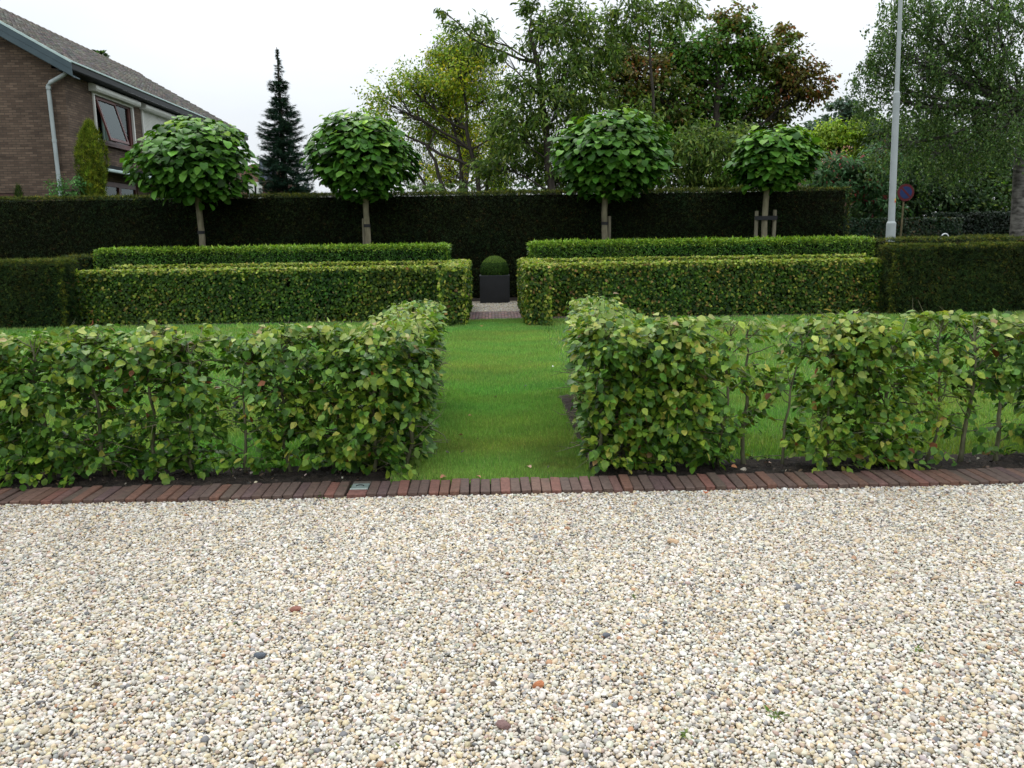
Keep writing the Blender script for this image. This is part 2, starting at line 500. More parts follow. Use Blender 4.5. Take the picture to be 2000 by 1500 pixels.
def soil_strip(x0, x1, y0, y1, nm="soil_strip"):
    nx, ny = max(2, int((x1 - x0) / .035)), max(2, int((y1 - y0) / .035))
    gx, gy = np.meshgrid(np.linspace(x0, x1, nx), np.linspace(y0, y1, ny))
    P = np.stack([gx.ravel(), gy.ravel(), np.zeros(gx.size)], 1)
    z = .012 + .012 * noise3(P, 22, 3) + .007 * noise3(P, 70, 4)
    edge = np.minimum.reduce([P[:, 0] - x0, x1 - P[:, 0], P[:, 1] - y0, y1 - P[:, 1]])
    P[:, 2] = np.where(edge < .01, -.02, np.maximum(z, .004))
    i = np.arange((ny - 1) * nx).reshape(ny - 1, nx)[:, :-1].ravel()
    F = np.stack([i, i + 1, i + nx + 1, i + nx], 1)
    o = link(nm, mesh_np(nm, P, F, MSOIL, smooth=True)); o["kind"] = "structure"; return o


soil_strip(-5.2, -.43, 4.57, 5.02)
soil_strip(.53, 5.2, 4.57, 5.0)
soil_strip(.53, 1.15, 5.0, 7.2)
soil_strip(-1.0, -.50, 5.02, 7.2)

# gravel bed under the pebbles
def gravel_bed_mat():
    m, n, l, p, out = mat_new("gravel_bed")
    geo = n.new("ShaderNodeNewGeometry")
    v = n.new("ShaderNodeTexVoronoi"); v.inputs["Scale"].default_value = 85; l.new(geo.outputs["Position"], v.inputs["Vector"])
    r = n.new("ShaderNodeValToRGB"); e = r.color_ramp.elements
    e[0].position = 0; e[0].color = (.20, .17, .11, 1); e[1].position = 1; e[1].color = (.42, .37, .29, 1)
    s = n.new("ShaderNodeSeparateColor"); l.new(v.outputs["Color"], s.inputs[0]); l.new(s.outputs[0], r.inputs[0])
    l.new(r.outputs[0], p.inputs["Base Color"]); p.inputs["Roughness"].default_value = .9
    b = n.new("ShaderNodeBump"); b.inputs["Strength"].default_value = 1; b.inputs["Distance"].default_value = .01; b.invert = True
    l.new(v.outputs["Distance"], b.inputs["Height"]); l.new(b.outputs[0], p.inputs["Normal"])
    return m


MGBED = gravel_bed_mat()
sheet("gravel_drive", [(-40, -30), (40, -30), (40, 4.4), (-40, 4.4)], -.022, MGBED)
sheet("gravel_patch", [(-.62, 15.72), (.75, 15.72), (.75, 18.6), (-.62, 18.6)], 0.0, MGBED)


def pebble_mat():
    m, n, l, p, out = mat_new("pebble")
    a = n.new("ShaderNodeAttribute"); a.attribute_type = 'INSTANCER'; a.attribute_name = "pcol"
    tcn = n.new("ShaderNodeTexCoord")
    no = n.new("ShaderNodeTexNoise"); no.inputs["Scale"].default_value = 2.4; no.inputs["Detail"].default_value = 5
    l.new(tcn.outputs["Object"], no.inputs["Vector"])
    mr = n.new("ShaderNodeMapRange"); mr.inputs["From Min"].default_value = .3; mr.inputs["From Max"].default_value = .7
    mr.inputs["To Min"].default_value = .82; mr.inputs["To Max"].default_value = 1.14; l.new(no.outputs["Fac"], mr.inputs["Value"])
    s = n.new("ShaderNodeVectorMath"); s.operation = 'SCALE'; l.new(a.outputs["Vector"], s.inputs[0]); l.new(mr.outputs[0], s.inputs["Scale"])
    l.new(s.outputs[0], p.inputs["Base Color"]); p.inputs["Roughness"].default_value = .62; p.inputs["Specular IOR Level"].default_value = .3
    return m


MPEB = pebble_mat()


def pebble_group():
    ng = bpy.data.node_groups.new("pebble_scatter", 'GeometryNodeTree')
    ng.interface.new_socket("Geometry", in_out='INPUT', socket_type='NodeSocketGeometry')
    ng.interface.new_socket("Geometry", in_out='OUTPUT', socket_type='NodeSocketGeometry')
    n, l = ng.nodes, ng.links
    gi = n.new("NodeGroupInput"); go = n.new("NodeGroupOutput")
    g2i = n.new("GeometryNodeGeometryToInstance")
    for k in range(9):
        ico = n.new("GeometryNodeMeshIcoSphere"); ico.inputs["Radius"].default_value = .5; ico.inputs["Subdivisions"].default_value = 2
        pos = n.new("GeometryNodeInputPosition")
        no = n.new("ShaderNodeTexNoise"); no.noise_dimensions = '4D'; no.inputs["W"].default_value = 3.7 * k; no.inputs["Scale"].default_value = 1.5; no.inputs["Detail"].default_value = 1
        l.new(pos.outputs[0], no.inputs["Vector"])
        mr = n.new("ShaderNodeMapRange"); mr.inputs["From Min"].default_value = .25; mr.inputs["From Max"].default_value = .75
        mr.inputs["To Min"].default_value = .62; mr.inputs["To Max"].default_value = 1.3; l.new(no.outputs["Fac"], mr.inputs["Value"])
        vm = n.new("ShaderNodeVectorMath"); vm.operation = 'SCALE'; l.new(pos.outputs[0], vm.inputs[0]); l.new(mr.outputs[0], vm.inputs["Scale"])
        sp = n.new("GeometryNodeSetPosition"); l.new(ico.outputs[0], sp.inputs[0]); l.new(vm.outputs[0], sp.inputs["Position"])
        ss = n.new("GeometryNodeSetShadeSmooth"); l.new(sp.outputs[0], ss.inputs[0])
        if k % 4 == 3: ss.inputs["Shade Smooth"].default_value = False
        sm = n.new("GeometryNodeSetMaterial"); sm.inputs["Material"].default_value = MPEB; l.new(ss.outputs[0], sm.inputs[0])
        l.new(sm.outputs[0], g2i.inputs[0])
    iop = n.new("GeometryNodeInstanceOnPoints"); iop.inputs["Pick Instance"].default_value = True
    l.new(gi.outputs[0], iop.inputs["Points"]); l.new(g2i.outputs[0], iop.inputs["Instance"])
    def attr(nm, dt):
        a = n.new("GeometryNodeInputNamedAttribute"); a.data_type = dt; a.inputs["Name"].default_value = nm
        return [o for o in a.outputs if o.enabled and o.name == "Attribute"][0]
    l.new(attr("prot", 'FLOAT_VECTOR'), iop.inputs["Rotation"]); l.new(attr("pscl", 'FLOAT_VECTOR'), iop.inputs["Scale"])
    l.new(attr("pidx", 'INT'), iop.inputs["Instance Index"])
    l.new(iop.outputs[0], go.inputs[0])
    return ng


PGROUP = pebble_group()
PCOLS = [(.62, .58, .49), (.53, .47, .37), (.60, .49, .30), (.45, .35, .21), (.37, .35, .31), (.20, .20, .195), (.07, .08, .10), (.36, .17, .07), (.38, .27, .21), (.70, .68, .62), (.27, .28, .22)]
PW = [26, 23, 13, 8, 9, 4.5, 2.2, 1.2, 3.5, 15, 2.0]


def pebbles(name, x0, x1, y0, y1, pitch, z, seed, size=1.0, keep=None, tone=1.0):
    r = np.random.default_rng(seed)
    gx, gy = np.meshgrid(np.arange(x0, x1, pitch), np.arange(y0, y1, pitch * .9))
    P = np.stack([gx.ravel(), gy.ravel()], 1) + r.uniform(-.55, .55, (gx.size, 2)) * pitch
    if keep is not None: P = P[keep(P)]
    n = len(P)
    big = np.clip(r.lognormal(0, .34, n), .42, 2.5)
    sx = .0118 * big * size; asp = r.uniform(.62, 1.0, n); fl = r.uniform(.45, .8, n)
    Z = z + r.uniform(-.003, .006, n) + big * .0015
    Z += .004 * noise3(np.c_[P, np.zeros(n)], 5, 11)
    me = bpy.data.meshes.new(name); me.vertices.add(n)
    me.vertices.foreach_set("co", np.c_[P, Z].astype(np.float32).ravel())
    def att(nm, t, d, key):
        a = me.attributes.new(nm, t, 'POINT'); a.data.foreach_set(key, d)
    att("prot", 'FLOAT_VECTOR', np.c_[r.normal(0, .35, n), r.normal(0, .35, n), r.uniform(0, 6.28, n)].astype(np.float32).ravel(), "vector")
    att("pscl", 'FLOAT_VECTOR', (np.c_[sx * 1.35, sx * 1.35 * asp, sx * 1.35 * fl]).astype(np.float32).ravel(), "vector")
    att("pidx", 'INT', r.integers(0, 9, n).astype(np.int32), "value")
    w = np.array(PW) / sum(PW)
    c = np.array(PCOLS)[r.choice(len(PCOLS), n, p=w)] * np.exp(r.normal(0, .09, (n, 1))) * (1 + r.normal(0, .03, (n, 3)))
    q3 = np.c_[P, np.zeros(n)]
    grey = np.array([.50, .46, .38]); c = c * .80 + grey * 1.05 * .20
    c = c * (1 + .07 * noise3(q3, 1.7, 31) + .05 * noise3(q3, 6.0, 32))[:, None]
    att("pcol", 'FLOAT_VECTOR', np.clip(c * np.array(tone), .01, .9).astype(np.float32).ravel(), "vector")
    o = link(name, me); o["kind"] = "stuff"
    md = o.modifiers.new("scatter", 'NODES'); md.node_group = PGROUP
    return o


def wedge(P):      # the drive as far as the picture or a step aside can see it
    return np.abs(P[:, 0] - .02) < 1.45 + P[:, 1] * .74


tag(pebbles("gravel", -4.7, 4.7, 1.25, 4.36, .0088, 0.0, 5, .72, keep=wedge, tone=(.99, .985, 1.0)), "pale cream and tan pebble gravel covering the drive", "gravel")
tag(pebbles("gravel", -.62, .72, 15.72, 17.75, .016, .012, 6, 1.25, tone=.66), "pale pebble gravel in front of the dark square planter", "gravel")

# brick edging: every brick an object under the bedding strip
def edge_y(x): return 4.335
bed = sheet("brick_edging", [(-5.2, 4.33), (5.2, 4.33), (5.2, 4.588), (-5.2, 4.588)], -.03, MSOIL)
bed["label"] = "single row of red brown bricks edging the gravel drive"
BR = [(.120, .064, .048), (.105, .060, .048), (.095, .063, .053), (.135, .066, .048), (.088, .064, .055), (.112, .068, .053)]
bmeshes = []
for k in range(12):
    w, L, h = .0535 * rng.uniform(.97, 1.02), .247, .075
    b = MB().box(-w / 2, w / 2, 0, L, -h, 0)
    o = b.build("brick", MEDGE, None, bevel=.004)
    me = o.data; bpy.data.objects.remove(o)
    c = palette(1, BR, [1] * 6, .10)[0]
    co = np.zeros(len(me.vertices) * 3); me.vertices.foreach_get("co", co); co = co.reshape(-1, 3)
    co += rng.normal(0, .0008, co.shape); me.vertices.foreach_set("co", co.ravel())
    a = me.color_attributes.new("tint", 'FLOAT_COLOR', 'POINT')
    a.data.foreach_set("color", np.tile(np.r_[c, 1.0], len(me.vertices)).astype(np.float32))
    bmeshes.append(me)
x = -3.42; binv = parent_inv(bed)
COVX = (-.822, -.717)
while x < 3.55:
    if COVX[0] - .04 < x < COVX[1] + .02:
        x = COVX[1] + .03; continue
    o = bpy.data.objects.new("brick", bmeshes[rng.integers(0, 12)]); COL.objects.link(o); o.parent = bed
    # a few bricks sit lower, are turned a little or stand forward
    o.location = (x, 4.338 + rng.normal(0, .0022) , .030 + rng.normal(0, .0022))
    o.rotation_euler = (rng.normal(0, .012), rng.normal(0, .018), rng.normal(0, .012) - .02 * math.sin(x))
    x += .0568 + rng.normal(0, .0007)
# far ends of the row, out of the picture: joined
mb = MB()
for s in (-1, 1):
    for i in range(24): mb.box(s * (3.6 + i * .057) - .026, s * (3.6 + i * .057) + .026, 4.338, 4.585, -.04, .03)
o = mb.build("bricks", MEDGE, bed); o["kind"] = "stuff"
a = o.data.color_attributes.new("tint", 'FLOAT_COLOR', 'POINT'); a.data.foreach_set("color", np.tile([.12, .065, .055, 1], len(o.data.vertices)))

# small grey-green cover let into the brick row
cv = empty("inspection_cover", (-.77, 4.45, .03), "small grey green square cover with a curved slot set in the brick row", "cover")
MB().box(-.818, -.722, 4.437, 4.532, -.02, .031).build("cover_plate", MCOVER, cv, bevel=.002)
MB().box(-.819, -.721, 4.425, 4.4365, -.02, .0315).build("cover_rim", MCOVERL, cv)
pts = [(-.77 + .021 * math.cos(t), 4.482 + .016 * math.sin(t), .0325) for t in np.linspace(-.3, math.pi + .3, 12)]
MB().tube(pts, .0028, 6).build("slot", MDARK, cv)
def half_brick(y0, y1, col):
    o = MB().box(-.822, -.718, y0, y1, -.05, .029).build("brick", MEDGE, bed, bevel=.004)
    a = o.data.color_attributes.new("tint", 'FLOAT_COLOR', 'POINT'); a.data.foreach_set("color", np.tile([*col, 1], len(o.data.vertices)))
half_brick(4.338, 4.4235, (.16, .07, .055)); half_brick(4.534, 4.585, (.09, .075, .06))

# brick path at the far side of the lawn (bricks a few pixels wide: joined)
path = sheet("brick_path", [(-7.5, 14.12), (7.5, 14.12), (7.5, 15.71), (-7.5, 15.71)], .002, MSOIL)
V, F, C = [], [], []
for j in range(8):
    yb = 14.13 + j * .197
    for i in range(int(3.6 / .0595)):
        xb = -1.75 + i * .0595
        ya, yc = yb + (.05 if i % 2 else 0) , yb + .190 + (.05 if i % 2 else 0)
        if yc > 15.71: yc = 15.71
        zt = .022 + rng.normal(0, .0015); n0 = len(V)
        V += [(xb, ya, .003), (xb + .055, ya, .003), (xb + .055, yc, .003), (xb, yc, .003), (xb, ya, zt), (xb + .055, ya, zt), (xb + .055, yc, zt), (xb, yc, zt)]
        F += [[n0 + q for q in f] for f in ((4, 5, 6, 7), (0, 1, 5, 4), (1, 2, 6, 5), (2, 3, 7, 6), (3, 0, 4, 7))]
        c = palette(1, [(.15, .10, .09), (.19, .12, .105), (.13, .095, .09)], [1, 1, 1], .12)[0]; C += [c] * 8
o = link("bricks", mesh_np("bricks", np.array(V), np.array(F), MEDGE, np.array(C)), path); o["kind"] = "stuff"

# ------------------------------------------------------------------ grass
def grass(dens_boxes):
    Ps, Hs, Ws = [], [], []
    for x0, x1, y0, y1, d, h, w in dens_boxes:
        n = int((x1 - x0) * (y1 - y0) * d)
        Ps.append(np.c_[rng.uniform(x0, x1, n), rng.uniform(y0, y1, n), np.zeros(n)])
        Hs.append(rng.uniform(.6, 1.25, n) * h); Ws.append(np.full(n, w) * rng.uniform(.7, 1.3, n))
    P = np.concatenate(Ps); Hh = np.concatenate(Hs); W = np.concatenate(Ws)
    # wavy edges; a thin mossy patch by the right-hand bed
    Hh *= 1 + .18 * noise3(P, 3.0, 21)
    moss = np.exp(-(((P[:, 0] - .36) / .20) ** 2 + ((P[:, 1] - 5.05) / .5) ** 2))
    moss2 = np.exp(-(((P[:, 0] + .25) / .20) ** 2 + ((P[:, 1] - 5.35) / .25) ** 2))
    ms = np.clip(moss + .5 * moss2, 0, 1) * (.6 + .4 * noise3(P, 12, 5))
    Hh *= 1 - .5 * np.clip(ms, 0, 1)
    n = len(P)
    az = rng.uniform(0, 6.28, n); lean = np.abs(rng.normal(0, .42, n))
    D = np.c_[np.cos(az) * np.sin(lean), np.sin(az) * np.sin(lean) , np.cos(lean)]
    N = nrm(np.c_[rng.normal(0, .5, n), -np.ones(n), rng.normal(0, .3, n) + .3])
    C = palette(n, [(.125, .245, .045), (.175, .32, .058), (.24, .37, .08), (.33, .36, .12)], [4, 5, 2.5, .6], .16)
    pt = np.clip(noise3(P, .9, 8) * .5 + .5 * noise3(P, 3.4, 9), -1, 1)[:, None]
    C = C * (1 + .20 * pt) ; C[:, 0] *= 1 + .25 * np.clip(noise3(P, 1.6, 14), -1, 1)
    k = np.clip(ms, 0, 1)[:, None]; C = C * (1 - .75 * k) + np.array([.12, .125, .03]) * .75 * k
    o = leaves_obj("grass", [leaves_data(T_BLADE1, P, N, D, Hh, C, W)], MGRASS, None, "stuff")
    tag(o, "short mown green grass of the lawn and path", "grass")


grass([(-.62, .57, 4.60, 7.2, 21000, .042, .0044), (-.62, .75, 7.2, 13.3, 9500, .046, .0068),
       (-4.6, -.62, 4.98, 7.5, 5500, .045, .006), (1.1, 4.6, 4.97, 7.5, 5500, .045, .006),
       (-9.5, -.62, 7.5, 14.1, 1000, .052, .017), (.75, 9.5, 7.5, 14.1, 1000, .05, .013),
       (-.95, -.62, 4.95, 7.5, 6500, .045, .005), (.6, 1.1, 7.2, 7.5, 6500, .045, .005), (-.62, .75, 13.3, 14.12, 12000, .046, .007)])


# ================================================================= HEDGES
def clipped_hedge(name, boxes, label, cat, T, size, dens, cols, w, mat, jit=.22, up=.35, depth=.05, undul=.02, seed=0, top_cols=None, hair=.0, group=None, back=.3, lean=.4, rnd=.05, tband=.075, droop=.35):
    """boxes: (x0,x1,y0,y1,h). Leaves cover front, sides, top and, thinner, the back of a dark twiggy core."""
    root = empty(name, ((boxes[0][0] + boxes[0][1]) / 2, (boxes[0][2] + boxes[0][3]) / 2, 0), label, cat, group)
    core = MB(); parts = []
    for bi, (x0, x1, y0, y1, h) in enumerate(boxes):
        ins = depth * .9 + .02
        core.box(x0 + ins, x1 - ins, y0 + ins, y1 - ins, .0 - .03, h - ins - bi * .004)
        faces = [  # origin, u, v, normal, du, dv, density factor
            ((x0, y0, 0), (1, 0, 0), (0, 0, 1), (0, -1, 0), x1 - x0, h, 1),
            ((x0, y1, 0), (1, 0, 0), (0, 0, 1), (0, 1, 0), x1 - x0, h, back),
            ((x0, y0, 0), (0, 1, 0), (0, 0, 1), (-1, 0, 0), y1 - y0, h, 1 if x0 > 0 else back),
            ((x1, y0, 0), (0, 1, 0), (0, 0, 1), (1, 0, 0), y1 - y0, h, 1 if x1 < 0 else back),
            ((x0, y0, h), (1, 0, 0), (0, 1, 0), (0, 0, 1), x1 - x0, y1 - y0, 1.1)]
        for o, u, v, nn, du, dv, df in faces:
            n = int(du * dv * dens * df)
            if n < 1: continue
            o, u, v, nn = map(lambda q: np.array(q, float), (o, u, v, nn))
            P = o + rng.uniform(0, du, (n, 1)) * u + rng.uniform(0, dv, (n, 1)) * v
            # leaves hug the surface; rounded upper edge; slow waves of the clipped face
            inn = rng.exponential(depth * .4, n) - depth * .15
            und = (.016 if nn[2] > .5 else .02) * noise3(P, 1.3, seed + 9) + undul * noise3(P, 4.0, seed + 1) + undul * .7 * noise3(P, 11.0, seed + 2)
            P = P - nn * (inn - und)[:, None]
            c = np.array([(x0 + x1) / 2, (y0 + y1) / 2])
            # round the top edges
            ez = np.clip(P[:, 2] - (h - rnd), 0, None)
            for ax, (a, b) in enumerate(((x0, x1), (y0, y1))):
                e = np.clip(rnd - (P[:, ax] - a), 0, None); e2 = np.clip(rnd - (b - P[:, ax]), 0, None)
                rr = np.hypot(e + e2, ez); sc = np.where(rr > rnd, rnd / np.maximum(rr, 1e-6), 1)
                P[:, ax] = np.where(sc < 1, P[:, ax] + (e - e2) * (1 - sc), P[:, ax]); P[:, 2] = np.where(sc < 1, P[:, 2] - ez * (1 - sc), P[:, 2]); ez = np.clip(P[:, 2] - (h - rnd), 0, None)
            if bi and len(boxes) > 1:   # do not grow inside the neighbouring box
                a0, a1, b0, b1, hh = boxes[0]
                k = ~((P[:, 0] > a0 + .06) & (P[:, 0] < a1 - .06) & (P[:, 1] > b0 + .06) & (P[:, 1] < b1 - .06) & (P[:, 2] < hh - .06))
                P = P[k]; n = len(P); inn = inn[k]
            N = nrm(nn + np.array([0, 0, up]) + rng.normal(0, lean, (n, 3)))
            D = nrm(rng.normal(0, .6, (n, 3)) + nn * .35 + np.array([0, 0, -droop if nn[2] < .5 else hair]))
            S = size * rng.uniform(.65, 1.25, n) * (1 + .5 * hair * (nn[2] > .5) * (rng.uniform(0, 1, n) < .35))
            C = palette(n, cols, w, jit)
            pt = noise3(P, 2.2, seed + 5) * .5 + noise3(P, 7, seed + 6) * .5
            C = C * (1 + .34 * np.clip(pt, -1, 1))[:, None]; C[:, 0] *= 1 + .2 * np.clip(noise3(P, 1.6, seed + 7), -1, 1)
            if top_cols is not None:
                # light from above, painted as brighter leaves on top and upper faces
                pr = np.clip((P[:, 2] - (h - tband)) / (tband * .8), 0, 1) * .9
                ce = np.maximum(np.exp(-np.abs(P[:, 0] - x0) / .045), np.exp(-np.abs(P[:, 0] - x1) / .045)) * (P[:, 1] < y0 + .1)  # lit front corners, likewise painted into the leaf colours
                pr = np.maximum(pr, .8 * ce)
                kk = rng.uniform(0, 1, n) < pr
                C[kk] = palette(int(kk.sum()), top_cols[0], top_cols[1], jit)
            parts.append(leaves_data(T, P, N, D, S, C))
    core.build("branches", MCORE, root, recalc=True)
    leaves_obj("foliage", parts, mat, root)
    return root


BEE = [(.034, .085, .009), (.060, .125, .012), (.13, .20, .020), (.27, .28, .045), (.22, .14, .05), (.022, .055, .008)]
BEW = [30, 24, 13, 5, 2.0, 26]
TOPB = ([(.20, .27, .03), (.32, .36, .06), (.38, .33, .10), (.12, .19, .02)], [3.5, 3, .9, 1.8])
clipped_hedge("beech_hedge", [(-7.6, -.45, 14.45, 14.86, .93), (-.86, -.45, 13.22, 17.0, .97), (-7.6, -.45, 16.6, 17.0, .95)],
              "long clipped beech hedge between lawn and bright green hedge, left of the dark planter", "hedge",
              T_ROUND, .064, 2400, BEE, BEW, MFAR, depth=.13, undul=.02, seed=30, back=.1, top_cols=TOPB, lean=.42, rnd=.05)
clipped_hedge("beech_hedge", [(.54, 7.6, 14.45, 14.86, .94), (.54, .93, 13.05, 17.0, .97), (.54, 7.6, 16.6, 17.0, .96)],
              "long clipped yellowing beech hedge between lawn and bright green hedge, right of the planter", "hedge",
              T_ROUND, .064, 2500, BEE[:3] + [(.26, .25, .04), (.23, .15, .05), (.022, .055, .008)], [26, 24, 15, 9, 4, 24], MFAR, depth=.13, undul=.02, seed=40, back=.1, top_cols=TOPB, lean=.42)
BOX = [(.034, .090, .010), (.062, .150, .015), (.10, .215, .020), (.017, .045, .007)]
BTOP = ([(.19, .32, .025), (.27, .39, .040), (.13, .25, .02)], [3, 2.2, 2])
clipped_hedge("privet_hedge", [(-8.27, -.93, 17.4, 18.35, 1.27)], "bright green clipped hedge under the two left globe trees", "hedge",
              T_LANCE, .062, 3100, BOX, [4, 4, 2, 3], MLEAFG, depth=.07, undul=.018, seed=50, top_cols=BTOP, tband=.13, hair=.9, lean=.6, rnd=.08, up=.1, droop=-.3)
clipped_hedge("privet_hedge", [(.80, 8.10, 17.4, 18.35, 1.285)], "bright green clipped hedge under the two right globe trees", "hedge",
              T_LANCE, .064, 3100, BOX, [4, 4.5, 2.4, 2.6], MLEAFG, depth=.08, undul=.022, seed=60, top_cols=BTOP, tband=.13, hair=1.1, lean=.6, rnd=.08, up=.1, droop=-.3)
YEW = [(.010, .020, .007), (.016, .030, .009), (.026, .042, .010), (.05, .055, .010), (.045, .028, .010)]
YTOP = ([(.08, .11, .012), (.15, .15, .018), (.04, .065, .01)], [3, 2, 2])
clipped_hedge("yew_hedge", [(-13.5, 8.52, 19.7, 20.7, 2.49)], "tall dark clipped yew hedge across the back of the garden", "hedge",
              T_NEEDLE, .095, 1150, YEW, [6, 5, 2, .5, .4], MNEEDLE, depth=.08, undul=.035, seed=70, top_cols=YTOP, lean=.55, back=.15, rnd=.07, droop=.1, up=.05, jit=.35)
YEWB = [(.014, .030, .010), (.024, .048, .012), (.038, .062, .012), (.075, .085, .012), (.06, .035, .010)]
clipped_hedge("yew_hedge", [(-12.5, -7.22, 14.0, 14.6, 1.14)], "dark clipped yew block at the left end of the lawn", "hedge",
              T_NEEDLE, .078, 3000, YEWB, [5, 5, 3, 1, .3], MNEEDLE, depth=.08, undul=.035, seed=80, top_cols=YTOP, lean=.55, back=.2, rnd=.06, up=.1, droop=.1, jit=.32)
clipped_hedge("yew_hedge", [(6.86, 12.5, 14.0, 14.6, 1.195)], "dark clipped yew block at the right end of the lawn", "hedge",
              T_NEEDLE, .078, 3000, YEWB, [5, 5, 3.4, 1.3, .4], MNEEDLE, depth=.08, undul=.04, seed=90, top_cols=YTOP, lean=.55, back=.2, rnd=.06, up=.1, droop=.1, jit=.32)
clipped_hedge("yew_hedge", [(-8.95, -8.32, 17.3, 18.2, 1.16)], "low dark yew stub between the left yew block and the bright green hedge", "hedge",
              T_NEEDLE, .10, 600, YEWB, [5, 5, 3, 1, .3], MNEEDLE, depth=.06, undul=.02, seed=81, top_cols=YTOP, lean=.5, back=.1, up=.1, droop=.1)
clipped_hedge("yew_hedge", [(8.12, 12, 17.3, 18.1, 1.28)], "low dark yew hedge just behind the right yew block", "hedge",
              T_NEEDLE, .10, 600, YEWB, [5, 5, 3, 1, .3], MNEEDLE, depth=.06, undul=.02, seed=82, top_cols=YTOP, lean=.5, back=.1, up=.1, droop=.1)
clipped_hedge("yew_hedge", [(11.9, 14.9, 24, 24.8, 1.26)], "low yew hedge strip with a yellow top band below the white hoop", "hedge",
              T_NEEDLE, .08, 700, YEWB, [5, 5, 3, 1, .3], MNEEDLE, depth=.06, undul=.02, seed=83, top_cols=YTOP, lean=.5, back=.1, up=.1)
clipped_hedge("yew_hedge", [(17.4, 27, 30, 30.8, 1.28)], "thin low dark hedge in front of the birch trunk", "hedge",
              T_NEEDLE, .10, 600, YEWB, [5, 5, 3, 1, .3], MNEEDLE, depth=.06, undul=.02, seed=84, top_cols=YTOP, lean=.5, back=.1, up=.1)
clipped_hedge("hawthorn_hedge", [(13.2, 18.3, 32, 33.2, 1.92)], "waist high clipped hedge behind the lamp post foot and no parking sign", "hedge",
              T_ROUND, .11, 800, [(.018, .045, .02), (.028, .055, .022), (.05, .045, .018)], [4, 3, 1], MLEAFG, depth=.08, undul=.02, seed=85, lean=.5, back=.1)
clipped_hedge("laurel_hedge", [(18.4, 23.5, 34, 35, 2.15)], "dark hedge beside the birch trunk", "hedge",
              T_LANCE, .16, 500, [(.008, .02, .010), (.014, .028, .014)], [1, 1], MLEAFG, depth=.08, undul=.03, seed=86, lean=.6, back=.1)


